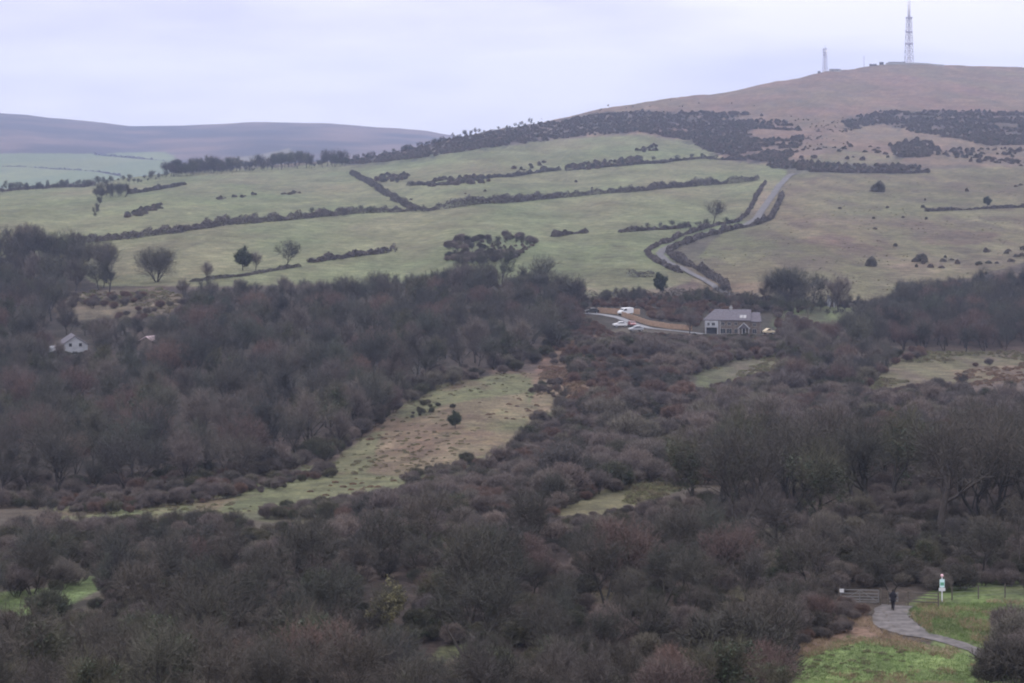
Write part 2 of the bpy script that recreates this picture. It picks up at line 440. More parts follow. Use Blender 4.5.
def build_ground():
    us = np.concatenate([np.linspace(-1500, -100, 40)[:-1], np.arange(-100, 1126, 3.0), np.linspace(1126, 2500, 40)[1:]])
    sb = -np.array([2.6, 2.2, 1.8, 1.45, 1.15, .9, .7, .55, .42, .32, .24, .17, .11, .06, .03])
    sf = np.linspace(0, 1, 470)
    rows = []
    for s in list(sb) + list(sf):
        v = 683 - s * (683 - vcrest(us))
        rows.append((us, v))
    U = np.stack([r[0] for r in rows]); Vv = np.stack([r[1] for r in rows])
    P = ground(U.ravel(), Vv.ravel()).reshape(*U.shape, 3)
    last = P[-1].copy()
    # the far side of the crest falls away to the next valley
    ext = []
    for dd in (25, 60, 120, 220, 400, 700, 1200, 2000):
        q = last.copy(); k = (last[:, 1] + dd) / last[:, 1]
        q[:, 0] *= k; q[:, 1] *= k
        q[:, 2] = np.maximum(last[:, 2] - dd * .05 - np.maximum(dd - 150, 0) * .08, -76)
        ext.append(q)
    Pall = np.concatenate([P, np.stack(ext)])
    nr, nc = Pall.shape[:2]
    u_all = np.concatenate([U, np.tile(us, (len(ext), 1))]).ravel()
    v_all = np.concatenate([Vv, np.tile(vcrest(us), (len(ext), 1))]).ravel()
    pts = Pall.reshape(-1, 3)
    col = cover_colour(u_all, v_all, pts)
    i = np.arange(nr - 1)[:, None] * nc + np.arange(nc - 1)[None]
    i = i.ravel()
    T = np.concatenate([np.stack([i, i + 1, i + nc + 1], -1), np.stack([i, i + nc + 1, i + nc], -1)])
    hill = (pts[T].mean(1)[:, 1] > 1500) & (inpoly([(345, 166), (420, 150), (560, 139), (640, 134), (700, 143), (720, 158), (790, 170), (1024, 168), (2600, 170), (2600, -200), (300, -200), (300, 160)], u_all[T[:, 0]], v_all[T[:, 0]]) | (T[:, 0] // nc > nr - 9))
    for nm, sel in (('ground', ~hill), ('hill', hill)):
        t = T[sel]
        idx = np.unique(t); re = np.zeros(len(pts), int); re[idx] = np.arange(len(idx))
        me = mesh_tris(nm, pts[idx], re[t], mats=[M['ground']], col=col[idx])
        me.polygons.foreach_set('use_smooth', [True] * len(me.polygons))
        o = link(nm, me)
        o['kind'] = 'structure'
        o['label'] = 'green hillside fields, scrubby slope and clearings' if nm == 'ground' else 'brown heather moorland hill below the masts'


def build_far_hills():
    su = [-1500, -200, 0, 60, 130, 190, 270, 330, 400, 445, 520, 700, 2500]
    sv = [110, 108, 113, 118, 126, 125, 122, 124, 128, 134, 142, 150, 150]
    us = np.concatenate([np.linspace(-1500, -60, 30)[:-1], np.arange(-60, 700, 4.), np.linspace(700, 2500, 30)])
    nr = 110
    rows = []; vv = []
    for k in range(nr):
        s = k / (nr - 1)
        vc = np.interp(us, su, sv) + .8 * vnoise(us / 25, us * 0, 5)
        v = 200 - s * (200 - vc)
        d = np.exp(np.log(3300) + s * (np.log(6600) - np.log(3300)))
        x = (us - U0) / F * d
        z = -(v - V0) / F * d + 9 * fbm(x / 260, np.full_like(x, d) / 420, 77, 3) * (s * (1 - s) * 4)
        rows.append(np.stack([x, np.full_like(x, d), z], -1)); vv.append(v)
    l = rows[-1].copy()
    for dd in (150, 500, 1000):
        q = l.copy(); kf = (l[:, 1] + dd) / l[:, 1]; q[:, 0] *= kf; q[:, 1] *= kf; q[:, 2] = l[:, 2] - dd * .1
        rows.append(q); vv.append(vv[-1])
    P = np.stack(rows); nr, nc = P.shape[:2]
    pts = P.reshape(-1, 3); U = np.tile(us, nr); V = np.concatenate(vv)
    x, y = pts[:, 0], pts[:, 1]
    col = np.tile(np.array((.030, .025, .022)), (len(pts), 1))
    hp = np.clip(.5 + 1.5 * fbm(x / 150, y / 230, 5, 5) + .9 * fbm(x / 500, y / 600, 15, 3), 0, 1)[:, None]
    col = col * (1 - hp) + np.array((.094, .064, .050)) * hp
    n = fbm(x / 120, y / 400, 66, 3)
    for c, poly in (((.086, .108, .044), [(-400, 215), (-400, 156), (0, 155), (60, 153), (165, 152), (180, 160), (165, 167), (190, 200), (190, 215)]),
                    ((.10, .09, .06), [(215, 160), (290, 150), (300, 158), (240, 168)]),
                    ((.098, .114, .044), [(0, 165), (75, 160), (160, 153), (172, 160), (120, 165), (60, 175), (0, 182)])):
        m = inpoly(poly, U + n * 6, V + n * 2).astype(float)
        col = col * (1 - m[:, None]) + np.array(c) * (1 + .15 * n)[:, None] * m[:, None]
    i = (np.arange(nr - 1)[:, None] * nc + np.arange(nc - 1)[None]).ravel()
    T = np.concatenate([np.stack([i, i + 1, i + nc + 1], -1), np.stack([i, i + nc + 1, i + nc], -1)])
    me = mesh_tris('far_hills', pts, T, mats=[M['ground']], col=col)
    me.polygons.foreach_set('use_smooth', [True] * len(me.polygons))
    o = link('far_hills', me); o['kind'] = 'structure'; o['label'] = 'distant blue moorland hills with pale green fields at their foot'
    # hedge lines across the distant fields, one hedge each

    def far_pt(u, v):
        s = (200 - v) / (200 - np.interp(u, su, sv)); d = math.exp(math.log(3300) + s * (math.log(6600) - math.log(3300)))
        return np.array([(u - U0) / F * d, d, -(v - V0) / F * d])
    return far_pt


build_ground()
far_pt = build_far_hills()

# ------------------------------------------------------------------ plant templates
def norm(a):
    return a / (np.linalg.norm(a, axis=-1, keepdims=True) + 1e-9)


def tubes(S, n=4):
    """S: list of (p,q,r0,r1) -> verts,tris"""
    P = np.array([s[0] for s in S]); Q = np.array([s[1] for s in S]); r0 = np.array([s[2] for s in S]); r1 = np.array([s[3] for s in S])
    d = norm(Q - P)
    ref = np.where(np.abs(d[:, 2:3]) < .9, np.array([[0, 0, 1.]]), np.array([[1., 0, 0]]))
    a = norm(np.cross(d, ref)); c = np.cross(d, a)
    V = []
    for k in range(n):
        t = 2 * math.pi * k / n
        w = math.cos(t) * a + math.sin(t) * c
        V.append(P + w * r0[:, None]); V.append(Q + w * r1[:, None])
    V = np.stack(V, 1)
    b = np.arange(len(S))[:, None] * 2 * n
    T = []
    for k in range(n):
        j = (k + 1) % n
        T.append(np.concatenate([b + 2 * k, b + 2 * j, b + 2 * j + 1], 1)); T.append(np.concatenate([b + 2 * k, b + 2 * j + 1, b + 2 * k + 1], 1))
    return V.reshape(-1, 3), np.concatenate(T)


def ribbons(P, D, L, W, rng, sag=.25):
    """curved tapering twigs, two segments each"""
    n = len(P)
    side = norm(np.cross(D, rng.normal(size=(n, 3))))
    D2 = norm(D + rng.normal(0, sag, (n, 3)) + np.array([0, 0, .1]))
    m = P + D * (L * .5)[:, None]; t = m + D2 * (L * .5)[:, None]
    w = W[:, None]
    V = np.stack([P - side * w * .5, P + side * w * .5, m - side * w * .4, m + side * w * .4, t], 1)
    b = np.arange(n)[:, None] * 5
    T = np.concatenate([np.concatenate([b, b + 1, b + 3], 1), np.concatenate([b, b + 3, b + 2], 1), np.concatenate([b + 2, b + 3, b + 4], 1)])
    return V.reshape(-1, 3), T, m, D2


def leaves(P, size, rng):
    n = len(P)
    a = norm(rng.normal(size=(n, 3))); b_ = norm(np.cross(a, rng.normal(size=(n, 3))))
    s = (size * rng.uniform(.6, 1.4, n))[:, None]
    V = np.stack([P - a * s, P + b_ * s * .55, P + a * s, P - b_ * s * .55], 1)
    b = np.arange(n)[:, None] * 4
    return V.reshape(-1, 3), np.concatenate([np.concatenate([b, b + 1, b + 2], 1), np.concatenate([b, b + 2, b + 3], 1)])


def merge(parts):
    V = []; T = []; MI = []; o = 0
    for v, t, m in parts:
        V.append(v); T.append(t + o); MI.append(np.full(len(t), m)); o += len(v)
    return np.concatenate(V), np.concatenate(T), np.concatenate(MI)


class Plant:
    pass


def make_tree(key, seed, H, W, bare=.22, stems=1, ntwig=4600, crown_mat='twig', limb_ang=(28, 62), leafy=0, tw=.022, leaf_size=.16, leafmat='ivy', lean=.08, barkmat='bark', rad=1.0):
    rng = np.random.RandomState(seed)
    segs = []; nodes = []
    lob = rng.uniform(0, 6.28, 4)
    zc = H * (bare * .45 + .5); hz = H - zc

    def inside(p):
        az = math.atan2(p[1], p[0])
        k = 1 + .13 * math.sin(3 * az + lob[0]) + .10 * math.sin(5 * az + lob[1] + p[2])
        zz = (p[2] - zc) / (hz if p[2] > zc else zc * .97 - bare * .8 * H)
        return (p[0] ** 2 + p[1] ** 2) / (W / 2 * k) ** 2 + zz * zz < 1

    def branch(p, d, L, r, lev):
        n = 4 if lev == 0 else 3
        for i in range(n):
            d = norm(d + rng.normal(0, .10 + .07 * lev, 3) + np.array([0, 0, (.02, .10, .06, .05)[lev]]))
            q = p + d * L / n
            if lev > 0 and not inside(q):
                return
            r1 = r * (.86 if lev == 0 else .78)
            segs.append((p, q, r, r1, lev))
            if lev >= 2:
                nodes.append((p, q, lev))
            p = q; r = r1
            if lev < 3 and (lev > 0 or (i + 1) / n > .3):
                for k in range(2 if lev else rng.randint(1, 4)):
                    a = R(rng.uniform(*limb_ang)); ph = rng.uniform(0, 6.283)
                    e1 = norm(np.cross(d, rng.normal(size=3)))
                    kd = norm(d * math.cos(a) + e1 * math.sin(a) + np.array([0, 0, .12]))
                    branch(p, kd, L * rng.uniform(.55, .8) * (1.25 if lev == 0 else 1), r * rng.uniform(.42, .62), lev + 1)
        if lev < 3:
            for k in range(2):
                kd = norm(d + rng.normal(0, .45, 3)); kd[2] = abs(kd[2]) * .9 + .1
                branch(p, norm(kd), L * rng.uniform(.6, .85), r * .7, lev + 1)

    for s in range(stems):
        a = s * 6.283 / stems + rng.uniform(-.4, .4)
        sp = 0 if stems == 1 else rng.uniform(.25, .75)
        d0 = norm(np.array([math.cos(a) * sp + rng.normal(0, lean), math.sin(a) * sp + rng.normal(0, lean), 1.]))
        p0 = np.array([math.cos(a) * .12 * (stems > 1), math.sin(a) * .12 * (stems > 1), -.35])
        branch(p0, d0, H * (.36 if stems == 1 else .42), H * (.024 if stems == 1 else .014) * rad, 0)
    fine = [s for s in segs if s[4] >= 3]
    thick = [s for s in segs if s[4] < 3]
    tv, tt = tubes([(s[0], s[1], max(s[2], .02), max(s[3], .016)) for s in thick], 5 if H > 6 else 4)
    NP = np.array([n[0] for n in nodes]); NQ = np.array([n[1] for n in nodes])
    parts = []
    if fine:
        Pf = np.array([s[0] for s in fine]); Qf = np.array([s[1] for s in fine]); Df = norm(Qf - Pf)
        v, t, _, _ = ribbons(Pf, Df, np.linalg.norm(Qf - Pf, axis=1) * 1.15, np.full(len(fine), tw * 1.6), rng, .05)
        parts.append((v, t, 1))
    k = rng.randint(0, len(NP), ntwig); f = rng.uniform(0, 1, (ntwig, 1))
    P = NP[k] * (1 - f) + NQ[k] * f
    out = norm(P - np.array([0, 0, H * .35]))
    D = norm(norm(NQ[k] - NP[k]) * .5 + rng.normal(0, .5, (ntwig, 3)) + out * .4 + np.array([0, 0, .15]))
    L = rng.uniform(.35, .95, ntwig) * (H / 9) ** .5
    v, t, mid, D2 = ribbons(P, D, L, np.full(ntwig, tw), rng)
    parts.append((v, t, 1))
    n2 = ntwig
    D3 = norm(D2 + rng.normal(0, .6, (n2, 3)))
    v, t, _, _ = ribbons(mid, D3, L * rng.uniform(.4, .7, n2), np.full(n2, tw * .75), rng)
    parts.append((v, t, 1))
    pl = Plant(); pl.key = key; pl.H = H; pl.W = W
    if leafy:
        k = rng.randint(0, len(NP), leafy)
        # leaves gather in clumps and up the limbs
        cl = NP[rng.randint(0, len(NP), max(12, leafy // 90))]
        C = cl[rng.randint(0, len(cl), leafy)] + rng.normal(0, .32 * (H / 8), (leafy, 3))
        v, t = leaves(C, leaf_size, rng); parts.append((v, t, 2))
    bm, cm = M[barkmat], M[crown_mat]
    mats = [bm, cm] + ([M[leafmat]] if leafy else [])
    V, T, MI = merge([(tv, tt, 0)] + parts)
    pl.whole = mesh_tris(key, V, T, MI, mats)
    pl.trunk = mesh_tris(key + '_trunk', tv, tt, np.zeros(len(tt)), [bm])
    V, T, MI = merge(parts)
    pl.crown = mesh_tris(key + '_crown', V, T, MI, mats)
    return pl


def make_bush(key, seed, H, W, n=2600, size=.16, material='gorse', spike=1, stems='bark'):
    rng = np.random.RandomState(seed)
    d = norm(rng.normal(size=(n, 3))); d[:, 2] = np.abs(d[:, 2])
    az = np.arctan2(d[:, 1], d[:, 0])
    lobs = norm(rng.normal(size=(7, 3))); lobs[:, 2] = np.abs(lobs[:, 2])
    k = .74 + .34 * np.max(np.clip(d @ lobs.T, 0, 1) ** 6, axis=1)
    r = rng.uniform(.35, 1, n) ** .4 * k
    P = d * r[:, None] * np.array([W / 2, W / 2, H])
    D = norm(d + rng.normal(0, .5, (n, 3)) + np.array([0, 0, .3]))
    if spike:
        v, t, _, _ = ribbons(P, D, size * rng.uniform(1.2, 3, n), np.full(n, size * .55), rng, .2)
    else:
        v, t = leaves(P, size, rng)
    S = []
    for i in range(7):
        a = rng.uniform(0, 6.28); S.append((np.array([0, 0, -.2]), np.array([math.cos(a) * W * .25, math.sin(a) * W * .25, H * .6]), .05, .02))
    tv, tt = tubes(S, 4)
    V, T, MI = merge([(tv, tt, 0), (v, t, 1)])
    pl = Plant(); pl.key = key; pl.H = H; pl.W = W
    pl.whole = mesh_tris(key, V, T, MI, [M[stems], M[material]])
    pl.trunk = mesh_tris(key + '_stems', tv, tt, np.zeros(len(tt)), [M[stems]])
    pl.crown = mesh_tris(key + '_foliage', v, t, np.zeros(len(t)), [M[material]])
    return pl


TREES = [
    make_tree('bare_tree_a', 1, 10.5, 9.5), make_tree('bare_tree_b', 2, 11.5, 8.5, limb_ang=(24, 52)),
    make_tree('bare_tree_c', 3, 9.0, 9.0, stems=2), make_tree('bare_tree_d', 4, 12.0, 10.0, bare=.26),
    make_tree('bare_tree_e', 5, 10.0, 7.0, limb_ang=(20, 48), crown_mat='twig_pale'),
    make_tree('bare_tree_f', 6, 10.0, 9.0, crown_mat='twig_olive', leafy=900, leaf_size=.14),
    make_tree('bare_tree_g', 8, 9.5, 9.0, stems=3, crown_mat='twig_red'),
    make_tree('bare_tree_h', 9, 12.0, 18.5, stems=9, bare=.02, ntwig=8000, limb_ang=(25, 62), lean=.12),
]
T_SHAPE = ['broad domed', 'upright oval', 'twin stemmed', 'tall wide', 'narrow pale twigged', 'mossy ivy patched', 'russet twigged', 'very wide domed']
NEAR = [
    make_tree('near_tree_a', 61, 11.0, 10.5, bare=.3, ntwig=2300, crown_mat='twig_dark', limb_ang=(30, 62), rad=1.5),
    make_tree('near_tree_b', 62, 12.0, 9.5, bare=.28, ntwig=2300, crown_mat='twig_dark', limb_ang=(25, 55), rad=1.5),
    make_tree('near_tree_c', 63, 10.5, 10.0, bare=.2, stems=3, ntwig=2300, crown_mat='twig_dark', rad=1.6),
    make_tree('near_tree_d', 64, 11.0, 9.0, bare=.3, ntwig=2800, crown_mat='twig', lean=.2, rad=1.2),
    make_tree('near_tree_e', 65, 10.0, 9.0, bare=.25, ntwig=3000, crown_mat='twig_olive', leafy=1200, leaf_size=.12, rad=1.2),
]
N_SHAPE = ['dark broad', 'dark tall', 'dark many stemmed', 'brown leaning', 'olive ivy patched']
THORNS = [
    make_tree('thorn_a', 11, 6.8, 7.0, bare=.2, ntwig=2300, limb_ang=(35, 70), lean=.15, rad=1.2),
    make_tree('thorn_b', 12, 6.2, 7.5, bare=.2, ntwig=2300, stems=2, limb_ang=(35, 70), crown_mat='twig_dark', rad=1.2),
    make_tree('thorn_c', 13, 7.4, 6.4, bare=.25, ntwig=2300, stems=3, crown_mat='twig_dark', rad=1.2),
    make_tree('thorn_d', 14, 6.5, 7.0, bare=.2, ntwig=2400, crown_mat='twig_olive', leafy=1100, leaf_size=.10, lean=.15, rad=1.2),
    make_tree('thorn_e', 15, 6.0, 6.5, bare=.2, ntwig=2300, stems=2, crown_mat='twig_red', rad=1.2),
    make_tree('thorn_f', 16, 7.0, 7.0, bare=.28, ntwig=2200, crown_mat='twig_pale', lean=.2, barkmat='bark_pale'),
    make_tree('thorn_h', 18, 7.0, 7.6, bare=.36, ntwig=2300, stems=2, crown_mat='twig_dark', rad=1.6),
    make_tree('thorn_g', 17, 7.0, 6.5, bare=.2, ntwig=1800, stems=3, crown_mat='twig_olive', leafy=2600, leaf_size=.13, leafmat='ivy_gold'),
]
H_SHAPE = ['spreading brown', 'twin stemmed dark', 'many stemmed dark', 'ivy clad olive', 'russet twigged', 'pale grey twigged', 'forked dark', 'golden ivy topped']
SHRUBS = [
    make_tree('shrub_a', 21, 3.4, 4.6, bare=.02, stems=6, ntwig=2200, limb_ang=(25, 55), tw=.024, crown_mat='twig_scrub'),
    make_tree('shrub_b', 22, 3.0, 4.2, bare=.02, stems=7, ntwig=2200, limb_ang=(25, 60), crown_mat='twig_russet', tw=.024),
    make_tree('shrub_c', 23, 3.8, 4.4, bare=.02, stems=5, ntwig=2200, limb_ang=(20, 50), crown_mat='twig_pale', tw=.022),
    make_tree('shrub_d', 24, 3.2, 4.4, bare=.02, stems=6, ntwig=2000, limb_ang=(25, 55), crown_mat='twig_olive', leafy=700, leaf_size=.1, tw=.024),
    make_tree('shrub_e', 25, 2.4, 3.6, bare=.02, stems=6, ntwig=2000, limb_ang=(25, 60), tw=.024, crown_mat='twig_scrub'),
    make_tree('shrub_f', 26, 3.2, 4.6, bare=.02, stems=6, ntwig=2200, limb_ang=(25, 60), tw=.024, crown_mat='twig_dark'),
    make_tree('shrub_g', 27, 4.6, 5.2, bare=.02, stems=5, ntwig=2600, limb_ang=(25, 60), tw=.024, crown_mat='twig_scrub'),
]
S_SHAPE = ['purple brown dome shaped', 'russet twigged', 'pale grey twigged', 'olive mossy', 'low brown', 'dark rounded', 'tall purple brown']
GORSE = [make_bush('gorse_a', 31, 1.7, 3.0), make_bush('gorse_b', 32, 2.2, 2.8), make_bush('gorse_c', 33, 1.3, 3.4)]
BRACKEN = [make_bush('bracken_a', 41, .55, 2.6, n=420, size=.13, material='brackencol'), make_bush('bracken_b', 42, .7, 3.2, n=520, size=.14, material='brackencol')]
TUSSOCK = [make_bush('tussock_a', 45, .32, 1.1, n=160, size=.09, material='tussockcol'), make_bush('tussock_b', 46, .42, 1.5, n=200, size=.10, material='tussockcol'), make_bush('tussock_c', 47, .25, 1.8, n=220, size=.09, material='tussockcol')]
EVERG = [make_tree('evergreen_a', 51, 8.5, 6.5, bare=.1, ntwig=1500, leafy=9000, leaf_size=.2, leafmat='needles', crown_mat='twig_olive'),
         make_tree('evergreen_b', 52, 6.5, 5.0, bare=.15, ntwig=1500, leafy=8000, leaf_size=.15, leafmat='ivy', crown_mat='twig_olive')]

TEMPL = {}


def template_coll(name, plants):
    c = bpy.data.collections.new(name)
    for i, p in enumerate(plants):
        o = bpy.data.objects.new('%s_%02d' % (name, i), p.whole); c.objects.link(o)
    return c


def gn_scatter(name, label, pts, idx, rot, scl, coll):
    me = bpy.data.meshes.new(name)
    me.vertices.add(len(pts)); me.vertices.foreach_set('co', np.asarray(pts, np.float32).ravel())
    for nm, ty, val in (('idx', 'INT', idx), ('rotz', 'FLOAT', rot), ('scl', 'FLOAT', scl)):
        a = me.attributes.new(nm, ty, 'POINT'); a.data.foreach_set('value', np.asarray(val, np.int32 if ty == 'INT' else np.float32))
    o = link(name, me)
    ng = bpy.data.node_groups.new(name + '_nodes', 'GeometryNodeTree')
    ng.interface.new_socket('Geometry', in_out='INPUT', socket_type='NodeSocketGeometry')
    ng.interface.new_socket('Geometry', in_out='OUTPUT', socket_type='NodeSocketGeometry')
    N = ng.nodes; L = ng.links
    gi = N.new('NodeGroupInput'); go = N.new('NodeGroupOutput')
    ip = N.new('GeometryNodeInstanceOnPoints'); ci = N.new('GeometryNodeCollectionInfo')
    ci.inputs['Collection'].default_value = coll; ci.inputs['Separate Children'].default_value = True; ci.inputs['Reset Children'].default_value = True

    def att(nm, dt):
        n = N.new('GeometryNodeInputNamedAttribute'); n.data_type = dt; n.inputs['Name'].default_value = nm
        return n.outputs['Attribute']
    cx = N.new('ShaderNodeCombineXYZ'); L.new(att('rotz', 'FLOAT'), cx.inputs['Z'])
    L.new(gi.outputs[0], ip.inputs['Points']); L.new(ci.outputs[0], ip.inputs['Instance'])
    ip.inputs['Pick Instance'].default_value = True
    L.new(att('idx', 'INT'), ip.inputs['Instance Index']); L.new(cx.outputs[0], ip.inputs['Rotation'])
    L.new(att('scl', 'FLOAT'), ip.inputs['Scale']); L.new(ip.outputs[0], go.inputs[0])
    md = o.modifiers.new('scatter', 'NODES'); md.node_group = ng
    o['kind'] = 'stuff'; o['label'] = label
    return o


# ------------------------------------------------------------------ where plants stand
# places the photograph keeps open: nothing may grow in front of them
OPEN = [
    [(54, 337), (90, 336), (90, 350), (54, 351)], [(140, 335), (153, 335), (153, 344), (140, 344)],
    [(70, 296), (160, 289), (185, 300), (150, 311), (80, 312)],
    [(703, 312), (774, 312), (774, 333), (703, 334)], [(586, 307), (640, 306), (650, 318), (700, 325), (700, 333), (650, 331), (615, 330), (586, 315)],
    [(200, 508), (330, 470), (385, 432), (420, 396), (480, 379), (535, 378), (530, 398), (505, 425), (480, 455), (420, 477), (330, 492)],
    [(555, 514), (600, 494), (672, 478), (672, 490), (600, 508)],
    [(868, 387), (900, 364), (945, 354), (975, 356), (960, 368), (900, 384)], [(975, 368), (1024, 358), (1024, 368), (985, 374)],
    [(0, 609), (0, 598), (60, 590), (92, 580), (100, 588), (60, 608)], [(600, 590), (612, 590), (612, 600), (600, 600)], [(735, 590), (750, 590), (750, 596), (735, 596)], [(60, 503), (110, 499), (190, 496), (235, 502), (180, 509), (80, 509)],
    [(800, 683), (808, 660), (835, 640), (865, 618), (865, 608), (836, 605), (836, 586), (882, 584), (886, 574), (900, 574), (905, 582), (936, 584), (936, 572), (948, 572), (950, 590), (1000, 588), (1010, 600), (975, 620), (960, 640), (965, 683)],
    [(950, 590), (1024, 586), (1024, 598), (950, 604)],
    [(640, 180), (800, 172), (790, 205), (740, 232), (690, 245), (720, 284), (690, 286), (640, 262)],
    [(430, 646), (512, 644), (518, 676), (430, 678)], [(364, 590), (372, 580), (408, 578), (414, 592), (400, 606), (370, 604)], [(580, 668), (640, 660), (672, 664), (660, 683), (580, 683)], [(560, 556), (568, 552), (572, 558), (562, 562)],
    [(826, 290), (838, 290), (838, 306), (826, 306)],
    [(690, 376), (740, 360), (780, 356), (770, 368), (700, 384)],
    [(650, 268), (675, 268), (675, 292), (650, 292)],
]
FIELDS_OPEN = [[(200, 286), (280, 272), (420, 258), (440, 248), (440, 258), (380, 268)], [(590, 268), (640, 262), (640, 280), (600, 284)], [(700, 262), (1000, 235), (1000, 255), (900, 275), (880, 290), (845, 285), (850, 270), (780, 262), (720, 285)]]


MU, MV = np.meshgrid(np.arange(-160, 1184), np.arange(40, 760))
SHUT = np.zeros(MU.shape, bool)
for _p in OPEN + FIELDS_OPEN:
    SHUT |= inpoly(_p, MU, MV)


def blocked(u, v, hpx, wpx):
    for f0, f1, w in ((.0, .35, .16), (.35, .8, .40), (.8, .97, .25)):
        i0, i1 = int(v - hpx * f1) - 40, int(v - 1 - hpx * f0) - 40 + 1
        j0, j1 = int(u - wpx * w) + 160, int(u + wpx * w) + 161
        if SHUT[max(i0, 0):max(i1, 0), max(j0, 0):max(j1, 0)].any():
            return True
    return False


class Grid:
    def __init__(s, cell): s.c = cell; s.d = {}
    def ok(s, x, y, r):
        ci, cj = int(x // s.c), int(y // s.c); k = int(r // s.c) + 1
        for i in range(ci - k, ci + k + 1):
            for j in range(cj - k, cj + k + 1):
                for (a, b, q) in s.d.get((i, j), ()):
                    m = (r + q) / 2
                    if (a - x) ** 2 + (b - y) ** 2 < m * m:
                        return False
        return True
    def add(s, x, y, r): s.d.setdefault((int(x // s.c), int(y // s.c)), []).append((x, y, r))


tree_grid = Grid(6.); shrub_grid = Grid(3.)
trees = []      # (kind, template index, u, v, pos, scale, rot)
shrubs = []


def scatter(poly, kinds, spacing, tries, out, grid, seed, smin=.8, smax=1.15, lib=None, thin=None, check=True):
    rng = np.random.RandomState(seed)
    us = [p[0] for p in poly]; vs = [p[1] for p in poly]
    U = rng.uniform(min(us), max(us), tries); V = rng.uniform(min(vs), max(vs), tries)
    m = inpoly(poly, U, V); U = U[m]; V = V[m]
    P = ground(U, V)
    dens = fbm(P[:, 0] / 25, P[:, 1] / 40, seed + 5, 3)
    tint = fbm(P[:, 0] / 45, P[:, 1] / 80, seed + 9, 3)
    for i in range(len(U)):
        if thin is not None and dens[i] < thin:
            continue
        t = (kinds[int(rng.randint(len(kinds)))] if rng.rand() < .6 else kinds[int(np.clip((tint[i] * 1.4 + .5) * len(kinds), 0, len(kinds) - 1))])
        s = rng.uniform(smin, smax); pl = lib[t]
        px = F / P[i, 1]
        if check and blocked(U[i], V[i], pl.H * s * px, pl.W * s * px):
            s *= .62
            if blocked(U[i], V[i], pl.H * s * px, pl.W * s * px):
                continue
        r = spacing * s
        if not grid.ok(P[i, 0], P[i, 1], r):
            continue
        grid.add(P[i, 0], P[i, 1], r)
        out.append([lib, t, U[i], V[i], P[i], s, rng.uniform(0, 6.28)])


def put(out, lib, t, u, v, hpx, rot=None, wide=1):
    p = ground(np.array([u]), np.array([v]))[0]
    s = hpx * p[1] / F / lib[t].H
    out.append([lib, t, u, v, p, s, rnd.uniform(0, 6.28) if rot is None else rot])
    (tree_grid if lib is TREES or lib is THORNS else shrub_grid).add(p[0], p[1], lib[t].W * s * .6)


